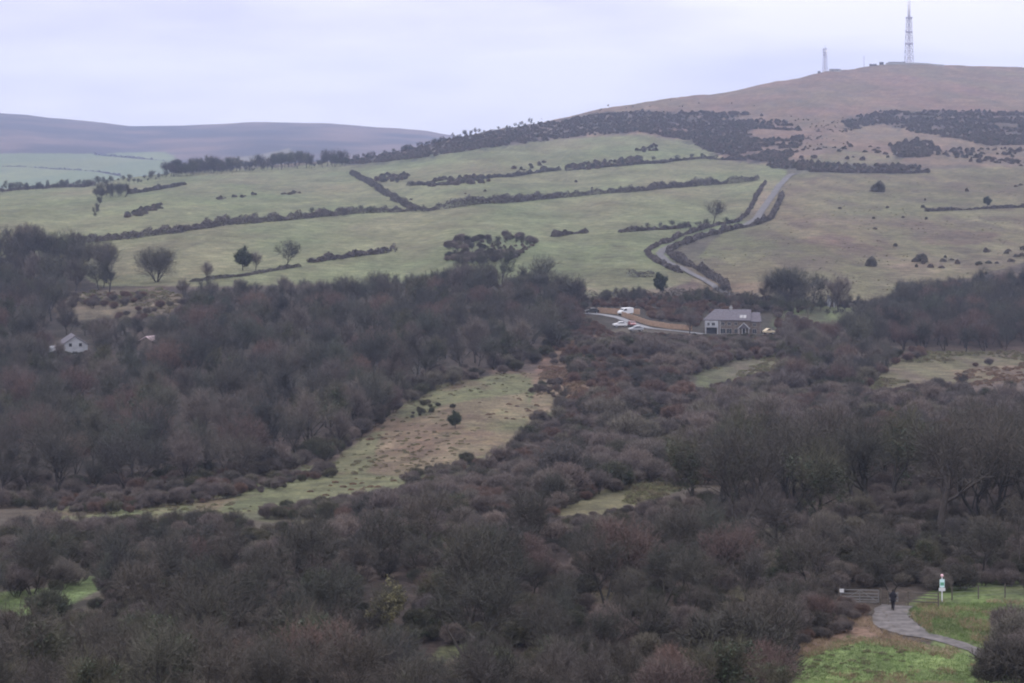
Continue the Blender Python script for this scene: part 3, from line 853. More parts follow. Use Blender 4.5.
# --- trees that stand out one by one in the photograph (base column, base row, height in px)
SOLO = []
for a in [(TREES, 7, 157, 282, 38, 'wide domed bare tree standing above the tan clearing, biggest crown along the hedge'),
          (TREES, 4, 207, 281, 22, 'thin pale bare tree between the domed tree and the green field corner'),
          (EVERG, 1, 243, 271, 27, 'ivy topped dark tree on a thin trunk in the middle field hedge'),
          (TREES, 4, 256, 271, 21, 'thin bare tree just right of the ivy topped tree'),
          (TREES, 0, 286, 268, 33, 'round bare tree at the corner of the middle field, alone in grass'),
          (TREES, 0, 713, 224, 29, 'round bare tree standing beside the bend of the lane on the hill'),
          (TREES, 7, 788, 304, 41, 'big dense round bare tree right of the slate roofed house'),
          (TREES, 0, 812, 303, 36, 'bare tree overlapping the right side of the big dense tree'),
          (TREES, 1, 768, 304, 32, 'bare tree overlapping the left side of the big dense tree'),
          (TREES, 4, 838, 312, 42, 'tall thin pale bare tree beside the white roadside hut'),
          (TREES, 4, 690, 334, 28, 'slim bare tree at the left end of the slate roofed house'),
          (EVERG, 0, 662, 294, 24, 'dark green conifer standing at the foot of the winding lane'),
          (EVERG, 0, 205, 318, 26, 'dark evergreen left of a pair above the wood on the left slope'),
          (EVERG, 0, 226, 320, 24, 'dark evergreen right of a pair above the wood on the left slope'),
          (EVERG, 1, 455, 427, 20, 'small dark ivy clad bush tree alone in the grassy clearing'),
          (TREES, 4, 58, 364, 26, 'thin pale bare tree in front of the left corner of the white gabled house'),
          (TREES, 2, 722, 297, 16, 'small bare tree at the foot of the lane beside the roadside hedge'),
          (TREES, 5, 706, 298, 14, 'small ivy patched bare tree between the conifer and the lane foot'),
          (THORNS, 7, 388, 640, 62, 'mossy ivy topped thorn tree with pale golden crown in the lower wood'),
          (THORNS, 6, 478, 674, 112, 'dark spreading thorn tree over a patch of green grass at the bottom'),
          (NEAR, 3, 742, 512, 104, 'bare tree with leaning dark limbs at the left end of the near tree row'),
          (NEAR, 1, 852, 500, 112, 'tall dark bare tree at the middle of the near tree row'),
          (NEAR, 0, 985, 492, 108, 'tall bare tree with grass gap behind its trunk at the right edge'),
          (NEAR, 2, 822, 494, 100, 'many stemmed dark bare tree just left of the tallest tree in the near row'),
          (THORNS, 6, 605, 604, 78, 'brown bare thorn in the lower wood with grass behind its stems'),
          (THORNS, 2, 100, 705, 82, 'dark many stemmed thorn at the bottom left corner of the wood'),
          (THORNS, 0, 30, 585, 72, 'spreading bare thorn above the bright grass strip at far left'),
          (THORNS, 1, 893, 598, 66, 'thorn tree arching over the walker at the gate'),
          (THORNS, 0, 745, 612, 72, 'leaning brown thorn left of the field gate'),
          (SHRUBS, 5, 735, 722, 92, 'large dark shrub at the bottom left of the bright grass'),
          (SHRUBS, 0, 1022, 656, 46, 'brown shrub topmost of the shrub clump hiding the path end in the bottom right corner'),
          (SHRUBS, 5, 1001, 676, 44, 'dark shrub on the left side of the shrub clump hiding the path end'),
          (SHRUBS, 0, 1030, 682, 54, 'broad brown shrub cut by the right edge in the clump hiding the path end'),
          (SHRUBS, 5, 1012, 706, 58, 'dark shrub lowest in the clump hiding the path end in the bottom right corner'),
          (SHRUBS, 3, 986, 690, 26, 'small olive shrub between the bright grass and the shrub clump at the path end'),
          (SHRUBS, 4, 1012, 636, 34, 'round brown shrub right of the signpost and fence'),
          (SHRUBS, 3, 50, 622, 36, 'dark shrub standing in the bright grass strip at far left'),
          (GORSE, 1, 878, 192, 11, 'dark round bush alone in the upper right pasture'),
          (GORSE, 1, 871, 266, 10, 'dark bush beside the earth bank in the right pasture'),
          (GORSE, 0, 922, 262, 8, 'low wide dark bush in the right pasture above the wood'),
          (EVERG, 1, 988, 207, 12, 'small dark tree in the hedge at the right edge')]:
    lib, t, u, v, h, lab = a
    p = ground(np.array([float(u)]), np.array([float(v)]))[0]
    s = h * p[1] / F / lib[t].H
    SOLO.append((lib, t, u, v, p, s, rnd.uniform(0, 6.28), lab))
    (tree_grid if lib in (TREES, THORNS, EVERG, NEAR) else shrub_grid).add(p[0], p[1], lib[t].W * s * .55)

# --- woods
LEFT_WOOD = [(-220, 300), (-220, 255), (30, 250), (90, 285), (190, 300), (330, 300), (400, 292), (460, 282), (520, 288), (580, 305), (590, 325), (565, 348), (520, 366), (470, 376), (420, 392), (380, 424), (330, 455), (240, 482), (160, 492), (60, 500), (-220, 512)]
scatter(LEFT_WOOD, [0, 1, 2, 3, 4, 5, 6, 0, 1, 3], 7.8, 17000, trees, tree_grid, 101, .7, 1.25, TREES)
RIGHT_WOOD = [(872, 318), (890, 305), (1000, 292), (1240, 290), (1240, 350), (1000, 352), (950, 352), (860, 352), (840, 342)]
scatter(RIGHT_WOOD, [0, 1, 3, 6, 0, 2], 6.0, 5500, trees, tree_grid, 102, .75, 1.1, TREES)
scatter([(780, 335), (880, 345), (900, 372), (850, 395), (790, 385), (765, 350)], [0, 2, 4, 5, 6], 8.5, 900, trees, tree_grid, 103, .5, .8, TREES)
scatter([(560, 308), (600, 298), (700, 300), (780, 306), (860, 310), (850, 318), (770, 312), (700, 306), (600, 304)], [0, 1, 5], 5, 300, trees, tree_grid, 104, .35, .55, TREES)
scatter([(690, 520), (690, 500), (760, 488), (870, 480), (1240, 472), (1240, 530), (1040, 545), (930, 545), (850, 535), (760, 530)], [0, 1, 2, 3, 4, 0, 1, 2], 7.6, 3200, trees, tree_grid, 105, 1.05, 1.38, NEAR, thin=-.3)
scatter([(-220, 800), (-220, 572), (100, 568), (300, 572), (450, 566), (560, 552), (680, 538), (760, 550), (860, 570), (1240, 580), (1240, 590), (820, 590), (830, 620), (790, 650), (780, 800)], [0, 1, 2, 3, 6, 1, 2, 3, 0, 4, 6], 5.7, 7500, trees, tree_grid, 106, .65, 1.3, THORNS)
scatter([(-60, 300), (-60, 262), (60, 258), (120, 286), (60, 300)], [0, 1, 3], 6, 300, trees, tree_grid, 107, 1.0, 1.35, TREES)
# far tree lines
for (line, n, hp, sd) in (([(165, 176), (230, 171), (345, 164)], 110, (6, 20), 1), ([(0, 191), (60, 187), (100, 184), (165, 178)], 60, (4, 10), 2), ([(345, 163), (400, 152), (450, 139), (540, 123)], 90, (2, 8), 3),
                          ([(97, 200), (105, 196), (118, 196), (128, 196)], 14, (9, 17), 4), ([(95, 216), (98, 206), (102, 196)], 9, (5, 12), 5), ([(560, 171), (600, 167), (690, 158), (730, 158)], 14, (4, 8), 6), ([(448, 256), (470, 262), (495, 262), (515, 258), (500, 248), (470, 250), (515, 244), (538, 246)], 34, (5, 12), 7),
                          ([(640, 229), (665, 228), (690, 227), (730, 224)], 10, (6, 11), 8), ([(320, 215), (380, 212), (240, 221)], 5, (6, 10), 9)):
    rg = random.Random(sd)
    lu = [p[0] for p in line]; lv = [p[1] for p in line]
    for i in range(n):
        t = (i + rg.random()) / n * (len(line) - 1); k = min(int(t), len(line) - 2); f = t - k
        u = lu[k] * (1 - f) + lu[k + 1] * f; v = lv[k] * (1 - f) + lv[k + 1] * f + rg.uniform(-1, 2.5)
        v = max(v, float(vcrest(u)) + .3)
        put(trees, TREES, rg.choice([0, 1, 2, 3, 5]), u, v, rg.uniform(*hp))

for (line, n, hp, sd) in (([(318, 306), (440, 300), (480, 298), (580, 305)], 24, (24, 37), 21), ([(10, 268), (35, 262), (75, 268)], 7, (36, 46), 22), ([(770, 306), (800, 307), (850, 309)], 8, (18, 30), 23), ([(195, 300), (300, 298)], 7, (14, 24), 24)):
    rg = random.Random(sd)
    lu = [p[0] for p in line]; lv = [p[1] for p in line]
    for i in range(n):
        t = (i + rg.random()) / n * (len(line) - 1); k = min(int(t), len(line) - 2); f = t - k
        put(trees, TREES, rg.choice([0, 1, 2, 3, 0, 4]), lu[k] * (1 - f) + lu[k + 1] * f, lv[k] * (1 - f) + lv[k + 1] * f + rg.uniform(-2, 2), rg.uniform(*hp))

# --- scrub
SCRUB = [(540, 515), (566, 460), (580, 420), (575, 392), (570, 356), (610, 340), (700, 338), (800, 340), (880, 385), (1000, 392), (1240, 385), (1240, 480), (860, 476), (690, 486), (560, 530)]
LOW = [(-220, 505), (60, 505), (160, 508), (260, 506), (400, 494), (490, 470), (520, 445), (560, 400), (580, 420), (566, 460), (540, 515), (400, 545), (200, 560), (-220, 575)]
scatter([(-220, 760), (-220, 540), (300, 530), (560, 520), (690, 500), (830, 520), (1240, 505), (1240, 600), (840, 600), (830, 630), (780, 650), (770, 760)], [5, 3, 0, 2, 0, 5, 6], 3.8, 11500, shrubs, shrub_grid, 202, .35, .8, SHRUBS, thin=-.25)
scatter([(240, 486), (250, 482), (330, 460), (372, 432), (400, 408), (440, 388), (520, 372), (570, 345), (590, 322), (575, 322), (540, 352), (500, 366), (430, 380), (390, 398), (350, 436), (300, 458), (240, 472)], [0, 5, 3, 4, 6, 2], 2.8, 3000, shrubs, shrub_grid, 211, .6, 1.1, SHRUBS)
scatter([(-20, 505), (40, 485), (240, 466), (245, 488), (170, 500), (60, 512)], [0, 4, 3, 1, 2, 4], 3.6, 1500, shrubs, shrub_grid, 214, .35, .9, SHRUBS)
scatter([(446, 262), (450, 245), (480, 238), (520, 239), (535, 246), (515, 260), (480, 266)], [0, 4, 2, 5], 3.4, 400, shrubs, shrub_grid, 215, .6, 1.2, SHRUBS, thin=-.15, check=False)
scatter([(690, 505), (830, 478), (1240, 470), (1240, 505), (830, 522)], [0, 6, 4, 2], 3.8, 1500, shrubs, shrub_grid, 212, .4, .75, SHRUBS)
scatter([(836, 604), (836, 590), (900, 588), (940, 592), (1030, 588), (1030, 578), (830, 578)], [5, 4, 0], 2.2, 500, shrubs, shrub_grid, 207, .5, .8, SHRUBS, check=False)
scatter([(740, 645), (760, 625), (838, 606), (866, 612), (850, 630), (800, 648), (780, 670)], [4, 0, 1], 1.6, 500, shrubs, shrub_grid, 208, .22, .38, SHRUBS, check=False)
scatter([(46, 362), (100, 362), (100, 356), (46, 356)], [0, 4, 3], 2.0, 120, shrubs, shrub_grid, 209, .4, .6, SHRUBS, check=False)
scatter([(690, 342), (790, 342), (790, 337), (690, 337)], [4, 1, 3], 2.2, 160, shrubs, shrub_grid, 210, .3, .5, SHRUBS, check=False)
scatter([(180, 500), (260, 490), (330, 470), (380, 440), (430, 400), (520, 385), (560, 360), (548, 395), (530, 430), (470, 470), (350, 495)], [0, 4, 3], 3.2, 1500, shrubs, shrub_grid, 203, .16, .45, SHRUBS, thin=.32, check=False)
scatter([(555, 340), (690, 342), (690, 352), (650, 384), (590, 404), (545, 420), (520, 440), (500, 455), (520, 420), (550, 390)], [1, 1, 4, 0], 4.2, 1300, shrubs, shrub_grid, 213, .3, .8, SHRUBS, thin=-.1, check=False)
scatter([(60, 300), (200, 290), (200, 320), (60, 330)], [1, 2, 4], 5, 400, shrubs, shrub_grid, 204, .5, .9, SHRUBS, thin=0, check=False)
scatter([(560, 300), (700, 296), (780, 300), (780, 345), (700, 345), (560, 345)], [1, 0, 4, 1], 3.4, 2000, shrubs, shrub_grid, 205, .5, .8, SHRUBS)
scatter([(780, 304), (860, 304), (860, 345), (780, 345)], [1, 0, 4, 3], 4.5, 500, shrubs, shrub_grid, 220, .3, .7, SHRUBS, thin=-.02)
scatter([(850, 395), (1024, 375), (1024, 350), (860, 350)], [1, 2, 3], 7, 400, shrubs, shrub_grid, 206, .5, .9, SHRUBS, thin=.05)

scatter([(50, 512), (60, 500), (180, 492), (260, 482), (340, 470), (330, 490), (240, 506), (120, 514)], [0, 4, 2, 1, 3], 2.6, 1600, shrubs, shrub_grid, 221, .2, .7, SHRUBS, thin=.0, check=False)
scatter([(400, 480), (470, 460), (520, 420), (535, 385), (560, 385), (545, 430), (500, 470), (420, 492)], [0, 4, 1, 3], 2.8, 900, shrubs, shrub_grid, 222, .2, .7, SHRUBS, thin=-.05, check=False)
scatter(SCRUB, [0, 1, 2, 3], 10, 1500, trees, tree_grid, 217, .45, .8, THORNS, thin=-.1)
scatter(SCRUB, [0, 1, 0, 2, 3, 4, 1, 0, 5, 6, 6], 3.1, 28000, shrubs, shrub_grid, 201, .4, 1.5, SHRUBS, thin=-.24)
scatter(LOW, [0, 1, 2, 3, 6], 12, 800, trees, tree_grid, 218, .4, .75, THORNS)
scatter(LOW, [0, 4, 2, 1, 0, 6, 4, 0, 3], 3.0, 16000, shrubs, shrub_grid, 219, .35, .95, SHRUBS, thin=-.18)

# --- gorse and bushes that speckle the fields
gorse = []
for poly, n, sp, thin, sd, a, b in (
        ([(330, 164), (400, 152), (450, 140), (545, 123), (600, 114), (640, 111), (680, 113), (725, 112), (745, 125), (750, 145), (740, 158), (705, 151), (690, 141), (640, 132), (590, 135), (530, 143), (470, 150), (430, 157), (380, 163)], 12000, 1.9, -.5, 301, .5, 1.5),
        ([(840, 120), (880, 112), (950, 111), (1024, 113), (1200, 116), (1200, 148), (1024, 145), (985, 145), (960, 138), (915, 132), (880, 124), (850, 130)], 8000, 2.0, -.25, 302, .5, 1.5),
        ([(890, 145), (915, 138), (940, 146), (925, 158), (895, 158)], 400, 3, -.3, 303, .9, 1.6),
        ([(765, 155), (790, 160), (815, 163), (870, 166), (925, 165), (928, 172), (860, 173), (800, 171), (770, 167)], 700, 2.6, -.5, 304, .8, 1.5),
        ([(725, 111), (775, 117), (805, 131), (800, 150), (780, 163), (738, 158), (745, 135)], 3500, 2.0, .0, 322, .5, 1.5),
        ([(790, 118), (850, 118), (850, 150), (780, 165), (800, 140)], 300, 3, 0, 320, .3, .8),
        ([(440, 146), (600, 105), (700, 98), (790, 110), (800, 118), (740, 108), (640, 108), (540, 118), (440, 138)], 500, 3, .1, 321, .3, .8),
        ([(930, 150), (1100, 148), (1100, 165), (960, 168)], 500, 4, -.05, 305, .6, 1.6),
        ([(790, 150), (880, 145), (890, 160), (800, 160)], 60, 8, .1, 306, .8, 1.5),
        ([(446, 262), (450, 243), (480, 236), (520, 238), (535, 245), (515, 260), (480, 266)], 200, 3.0, 0, 307, .4, .9),
        ([(425, 186), (440, 179), (475, 176), (500, 180), (440, 186)], 200, 2.8, -.3, 308, .9, 1.5),
        ([(370, 182), (385, 175), (410, 176), (400, 184)], 120, 2.8, -.2, 309, .8, 1.5),
        ([(565, 168), (590, 162), (640, 157), (640, 164), (580, 171)], 220, 2.8, -.4, 310, .9, 1.5),
        ([(120, 216), (160, 205), (166, 208), (130, 218)], 90, 2.2, -.6, 311, .8, 1.3),
        ([(218, 198), (258, 194), (258, 197), (218, 200)], 40, 2.2, -.6, 312, .6, 1.0),
        ([(278, 194), (305, 190), (305, 193), (278, 196)], 30, 2.2, -.6, 313, .6, 1.0),
        ([(635, 150), (658, 146), (658, 151), (640, 153)], 40, 2.6, -.6, 314, .8, 1.3),
        ([(510, 168), (545, 162), (545, 170), (515, 173)], 50, 3, -.3, 315, .8, 1.3),
        ([(800, 205), (1024, 180), (1024, 245), (800, 250)], 60, 12, .1, 316, .5, .9),
        ([(895, 265), (1024, 245), (1024, 262), (900, 272)], 80, 5, 0, 317, .5, 1.0),
        ([(400, 200), (700, 150), (700, 180), (420, 205)], 30, 14, .2, 318, .5, .8)):
    scatter(poly, [0, 1, 2], sp, n, gorse, Grid(4.), sd, a, b, GORSE, thin=thin, check=False)
bracken = []
scatter([(540, 348), (600, 338), (695, 340), (690, 352), (650, 385), (590, 402), (545, 400)], [0, 1], 2.0, 1800, bracken, Grid(3.), 401, .7, 1.4, BRACKEN, thin=-.1, check=False)
scatter([(350, 450), (400, 410), (480, 380), (560, 372), (545, 420), (500, 460), (420, 480), (300, 500)], [0, 1], 2.6, 600, bracken, Grid(3.), 402, .15, .5, BRACKEN, thin=.12, check=False)
scatter([(645, 311), (675, 311), (678, 318), (655, 319)], [1], 2, 120, bracken, Grid(2.), 403, .9, 1.5, BRACKEN, check=False)
scatter([(950, 372), (1024, 364), (1024, 382), (960, 388)], [0, 1], 2.5, 200, bracken, Grid(3.), 405, .5, 1, BRACKEN, check=False)

tussocks = []
for poly, n, sp, sd, a, b in (
        ([(40, 512), (160, 490), (250, 478), (330, 458), (370, 430), (400, 403), (440, 385), (480, 376), (560, 370), (600, 350), (560, 405), (545, 430), (520, 455), (450, 485), (380, 500), (250, 512), (150, 520)], 3000, .9, 501, .3, .8),
        ([(540, 520), (580, 498), (620, 485), (690, 470), (700, 482), (640, 505), (570, 525)], 1500, .8, 502, .6, 1.3),
        ([(855, 385), (890, 362), (930, 352), (975, 350), (1060, 352), (1060, 378), (930, 388), (880, 394)], 2000, 1.2, 503, .7, 1.7),
        ([(690, 372), (720, 358), (790, 352), (790, 372), (750, 384), (700, 386)], 800, 1.2, 504, .7, 1.6),
        ([(55, 300), (90, 291), (160, 287), (190, 298), (170, 314), (110, 320), (60, 322)], 900, 1.5, 505, .9, 2.2),
        ([(690, 262), (790, 180), (1030, 170), (1030, 260), (880, 298), (700, 292)], 1500, 1.8, 506, .2, .8),
        ([(800, 672), (810, 656), (850, 640), (930, 648), (975, 662), (960, 683)], 130, 1.2, 507, .2, .5)):
    scatter(poly, [0, 1, 2], sp, n, tussocks, Grid(3.), sd, a, b, TUSSOCK, thin=-.02, check=False)

# ------------------------------------------------------------------ labels by landmark
LANDMARKS = [
    (75, 352, 'round the white gabled house'), (110, 300, 'beside the tan clearing on the left slope'), (25, 262, 'at the left edge of the green fields'),
    (250, 310, 'at the top of the left wood under the round field tree'), (370, 300, 'along the upper edge of the wood under the green fields'),
    (480, 292, 'at the top of the wood under the field gorse clump'), (560, 318, 'in the wood left of the parked van'),
    (60, 410, 'in the left wood below the white gabled house'), (170, 390, 'in the middle of the left wood'), (290, 380, 'in the thick of the wood left of the clearing'),
    (420, 350, 'in the wood between the clearing and the fields'), (90, 475, 'at the lower left margin of the wood'), (230, 460, 'at the lower margin of the wood by the grassy tongue'),
    (350, 430, 'on the wood margin facing the grassy clearing'), (480, 370, 'at the wood margin above the grassy clearing'),
    (950, 310, 'in the wood at the right edge under the pasture'), (900, 345, 'on the lower edge of the right wood above the small meadow'), (1010, 345, 'by the right edge above the small meadow'),
    (820, 360, 'on the slope below the big round tree'), (650, 302, 'behind the parked van and tan fence'), (800, 310, 'around the big round tree near the house'),
    (720, 500, 'at the left end of the near tree row'), (800, 520, 'in the left half of the near tree row'), (880, 520, 'in the middle of the near tree row'), (980, 520, 'at the right end of the near tree row'), (1000, 575, 'behind the signpost fence'),
    (250, 170, 'on the far skyline tree line at left'), (60, 187, 'on the far left field crest'), (430, 145, 'on the skyline left of the gorse slope'), (110, 198, 'in the dark copse on the upper left field'),
    (650, 163, 'in the upper field hedge below the gorse slope'), (480, 256, 'by the gorse clump in the middle field'), (690, 226, 'beside the lane bend on the hill'), (320, 215, 'in the long field hedge'),
    (30, 640, 'in the bottom left corner of the wood'), (130, 640, 'below the bright grass strip in the lower wood'), (150, 570, 'right of the bright grass strip in the lower wood'), (260, 560, 'in the left part of the lower wood'), (300, 650, 'at the bottom of the lower wood, left part'),
    (390, 610, 'round the mossy ivy topped thorn in the lower wood'), (480, 620, 'round the dark thorn at the bottom of the wood'), (560, 570, 'in the middle of the lower wood'), (600, 650, 'at the bottom middle of the lower wood'), (680, 580, 'in the lower wood under the near tree row'), (700, 640, 'left of the bracken bank by the bright grass'), (800, 590, 'beside the field gate'), (900, 575, 'behind the walker at the gate'),
    (100, 530, 'on the scrub slope under the left wood'), (250, 520, 'on the scrub slope below the grassy tongue'), (400, 520, 'on the scrub slope below the clearing'), (540, 480, 'on the scrub right of the clearing'), (600, 420, 'in the scrub above the narrow grass strip'), (620, 360, 'on the russet slope below the drive'), (720, 400, 'in the scrub below the house meadow'), (740, 345, 'just below the slate roofed house'), (760, 440, 'in the scrub behind the near tree row'), (880, 430, 'in the scrub between small meadow and near trees'), (980, 420, 'in the scrub at the right edge below the meadow'), (620, 500, 'beside the narrow grass strip'), (430, 430, 'inside the grassy clearing'), (130, 310, 'in the tan clearing on the left slope'), (930, 370, 'in the small meadow on the right'),
]


def place_phrase(u, v):
    best = min(LANDMARKS, key=lambda l: (l[0] - u) ** 2 + ((l[1] - v) * 1.8) ** 2)
    return best[2]


def plant_thing(rec, name, cat, label, group, parts, names=('trunk', 'crown')):
    lib, t, u, v, p, s, rot = rec[:7]
    pl = lib[t]
    loc = (float(p[0]), float(p[1]), float(p[2]) - .05)
    if parts:
        o = empty(name, loc, rot, label, cat, group); o.scale = (s, s, s)
        link(names[0], pl.trunk, o); link(names[1], pl.crown, o)
    else:
        o = link(name, pl.whole, None, loc, rot, s); tag(o, label, cat, group)
    return o


for rec in SOLO:
    lib = rec[0]; lab = rec[7]
    if lib is SHRUBS:
        plant_thing(rec, 'shrub', 'shrub', lab, None, True, ('stems', 'twigs'))
    elif lib is GORSE:
        plant_thing(rec, 'gorse_bush', 'bush', lab, None, False)
    elif lib is EVERG:
        plant_thing(rec, 'evergreen_tree', 'tree', lab, None, True)
    else:
        plant_thing(rec, 'bare_tree', 'tree', lab, None, True)


def visible(r):
    return -25 < r[2] < 1049 and r[3] - r[0][r[1]].H * r[5] * F / r[4][1] < 675


def emit(recs, name, cat, limit, shapes, stuffname, stufflabel, colls, names):
    recs.sort(key=lambda r: -(r[0][r[1]].H * r[5] / r[4][1]) - (5 if visible(r) else 0))
    for i, r in enumerate(recs[:limit]):
        if not visible(r):
            continue
        hp = r[0][r[1]].H * r[5] * F / r[4][1]
        ph = place_phrase(r[2], r[3])
        sh = shapes[id(r[0])][r[1]]
        plant_thing(r, name, cat, '%s %s %s' % (sh, 'bare tree' if cat == 'tree' else 'shrub', ph), '%ss %s' % ('bare tree' if cat == 'tree' else 'shrub', ph), hp > 30, names)
    rest = recs[limit:] + [r for r in recs[:limit] if not visible(r)]
    for lib, c, nm, lb in colls:
        rr = [r for r in rest if r[0] is lib]
        if rr:
            gn_scatter(nm, lb, [r[4] - np.array([0, 0, .05]) for r in rr], [r[1] for r in rr], [r[6] for r in rr], [r[5] for r in rr], c)


cT = template_coll('wood_templates', TREES); cH = template_coll('thorn_templates', THORNS); cS = template_coll('scrub_templates', SHRUBS)
cG = template_coll('gorse_templates', GORSE); cB = template_coll('bracken_templates', BRACKEN); cU = template_coll('tussock_templates', TUSSOCK); cN = template_coll('near_templates', NEAR)
print('trees', len(trees), 'shrubs', len(shrubs), 'gorse', len(gorse), 'bracken', len(bracken))
emit(trees, 'bare_tree', 'tree', 270, {id(TREES): T_SHAPE, id(THORNS): H_SHAPE, id(NEAR): N_SHAPE}, None, None,
     [(TREES, cT, 'woodland', 'mass of bare winter trees filling the valley woods'), (THORNS, cH, 'thicket', 'mass of bare thorn trees continuing beyond the near wood'), (NEAR, cN, 'tree_belt', 'bare trees continuing the near row out of view')], ('trunk', 'crown'))
emit(shrubs, 'shrub', 'shrub', 280, {id(SHRUBS): S_SHAPE}, None, None, [(SHRUBS, cS, 'scrub', 'mass of bare brown scrub covering the valley slope')], ('stems', 'twigs'))
gn_scatter('gorse_scrub', 'dark gorse scrub spread over the hill and field margins', [r[4] for r in gorse], [r[1] for r in gorse], [r[6] for r in gorse], [r[5] for r in gorse], cG)
gn_scatter('tussock_grass', 'pale and brown grass tussocks in the clearings and rough pasture', [r[4] for r in tussocks], [r[1] for r in tussocks], [r[6] for r in tussocks], [r[5] for r in tussocks], cU)
gn_scatter('bracken', 'dead russet bracken on the slope', [r[4] for r in bracken], [r[1] for r in bracken], [r[6] for r in bracken], [r[5] for r in bracken], cB)

# ------------------------------------------------------------------ hedges
def densify(line, step):
    out = []
    for (a, b) in zip(line[:-1], line[1:]):
        n = max(1, int(math.hypot(b[0] - a[0], (b[1] - a[1]) * 3) / step))
        for i in range(n):
            out.append((a[0] + (b[0] - a[0]) * i / n, a[1] + (b[1] - a[1]) * i / n))
    out.append(line[-1])
    return out


def hedge(name, line, h, w, label, seed, lump=.32, per_m=85, size=.24, fn=None, material='hedge', gap=-.9, group=None):
    rng = np.random.RandomState(seed)
    pts = densify(line, 2.0)
    P = ground(np.array([p[0] for p in pts], float), np.array([p[1] for p in pts], float)) if fn is None else np.array([fn(*p) for p in pts])
    seg = np.linalg.norm(np.diff(P, axis=0), axis=1); cum = np.concatenate([[0], np.cumsum(seg)])
    n = int(cum[-1] * per_m)
    n = min(n, 42000)
    t = rng.uniform(0, cum[-1], n)
    C = np.stack([np.interp(t, cum, P[:, k]) for k in range(3)], -1)
    tang = np.stack([np.interp(t + 2, cum, P[:, k]) - np.interp(t - 2, cum, P[:, k]) for k in range(3)], -1)
    tang[:, 2] = 0; tang = norm(tang); sd = np.stack([-tang[:, 1], tang[:, 0], 0 * t], -1)
    hh = h * np.clip(.85 + lump * fbm(t / 9, t * 0 + seed, seed, 3) * 2.2 + .38 * fbm(t / 2.2, t * 0 + seed, seed + 3, 2), .25, 2.2)
    keep = fbm(t / 18, t * 0, seed + 11, 3) > gap
    wander = w * .35 * fbm(t / 12, t * 0 + 3, seed + 7, 2)
    a = rng.uniform(0, math.pi, n); r = rng.uniform(.3, 1, n) ** .5
    off = np.cos(a) * r * w * .5 * (.8 + .4 * hh / h) + wander
    z = np.sin(a) * r * hh * .97
    Q = C + sd * off[:, None]; Q[:, 2] += z - .05
    v, tr = leaves(Q[keep], size, rng)
    me = mesh_tris(name, v, tr, mats=[M[material]])
    o = link(name, me)
    base = P[len(P) // 2].copy()
    me.transform(__import__('mathutils').Matrix.Translation((-base[0], -base[1], -base[2]))); o.location = base
    return tag(o, label, 'hedge', group)


HEDGES = [
    ([(75, 244), (150, 236), (230, 224), (300, 219), (350, 214), (400, 212), (415, 211)], 3.6, 3.6, 'long dark hedge crossing the left green fields below the gorse streaks'),
    ([(422, 212), (480, 205), (560, 198), (640, 191), (700, 185), (758, 181)], 4.0, 3.6, 'long thick hedge running up to the top of the lane'),
    ([(352, 174), (375, 187), (400, 202), (420, 211)], 3.0, 4.0, 'diagonal hedge dropping between left and middle upper fields'),
    ([(405, 186), (440, 184), (500, 177), (560, 171)], 2.4, 2.6, 'hedge between the two upper middle fields'),
    ([(565, 171), (640, 165), (700, 158), (745, 160)], 2.2, 2.6, 'thin hedge under the gorse slope in the top field'),
    ([(552, 237), (580, 234), (600, 234), (640, 231), (690, 227)], 2.6, 2.4, 'broken hedge crossing the field left of the lane bend'),
    ([(395, 252), (350, 258), (310, 263)], 2.2, 2.4, 'short hedge of bushes under the middle field'),
    ([(190, 282), (240, 277), (300, 267)], 1.6, 2.0, 'low hedge under the round tree at the field corner'),
    ([(130, 194), (155, 190), (185, 185)], 2.6, 2.6, 'short hedge right of the dark copse on the upper left field'),
    ([(0, 192), (50, 188), (95, 186)], 2.6, 2.4, 'skyline hedge on the far left field'),
    ([(925, 212), (960, 210), (1060, 206)], 1.8, 2.2, 'dark hedge in the upper right pasture at the frame edge'),
    ([(766, 182), (756, 198), (747, 214), (738, 222), (715, 226), (690, 233), (665, 243), (646, 251), (650, 258), (668, 268), (682, 273)], 2.0, 1.8, 'hedge on the left side of the winding lane'),
    ([(782, 196), (776, 210), (770, 218), (758, 224), (736, 229), (705, 237), (680, 245), (668, 252), (676, 260), (700, 271), (716, 280), (730, 291)], 2.9, 2.2, 'hedge on the right side of the winding lane'),
    ([(585, 301), (640, 298), (700, 297), (760, 303), (832, 302)], 3.4, 3.0, 'dark roadside hedge behind the house and van'),
    ([(627, 276), (640, 277), (655, 277)], 2.8, 2.4, 'clipped block of hedge left of the lane foot'),
    ([(840, 302), (880, 303), (930, 300)], 1.5, 1.6, 'low hedge on the road right of the white hut'),
    ([(810, 172), (860, 173), (930, 173)], 2.4, 3.0, 'hedge along the foot of the brown moor'),
]
for i, (l, h, w, lab) in enumerate(HEDGES):
    hedge('hedge', l, h, w, lab, 500 + i, gap=-.25 if 'broken' in lab or 'bushes' in lab else -.75, size=.22 if l[0][1] > 270 else .33, group='field hedges')
hedge('hedge', [(-40, 168), (20, 168), (75, 171), (120, 176)], 5, 5, 'lower hedge line across the distant pale green fields', 540, fn=far_pt, per_m=10, size=1.3, group='hedges on the distant fields')
hedge('hedge', [(95, 155), (130, 158), (165, 163)], 5, 5, 'upper hedge line across the distant pale green fields', 541, fn=far_pt, per_m=10, size=1.3, group='hedges on the distant fields')

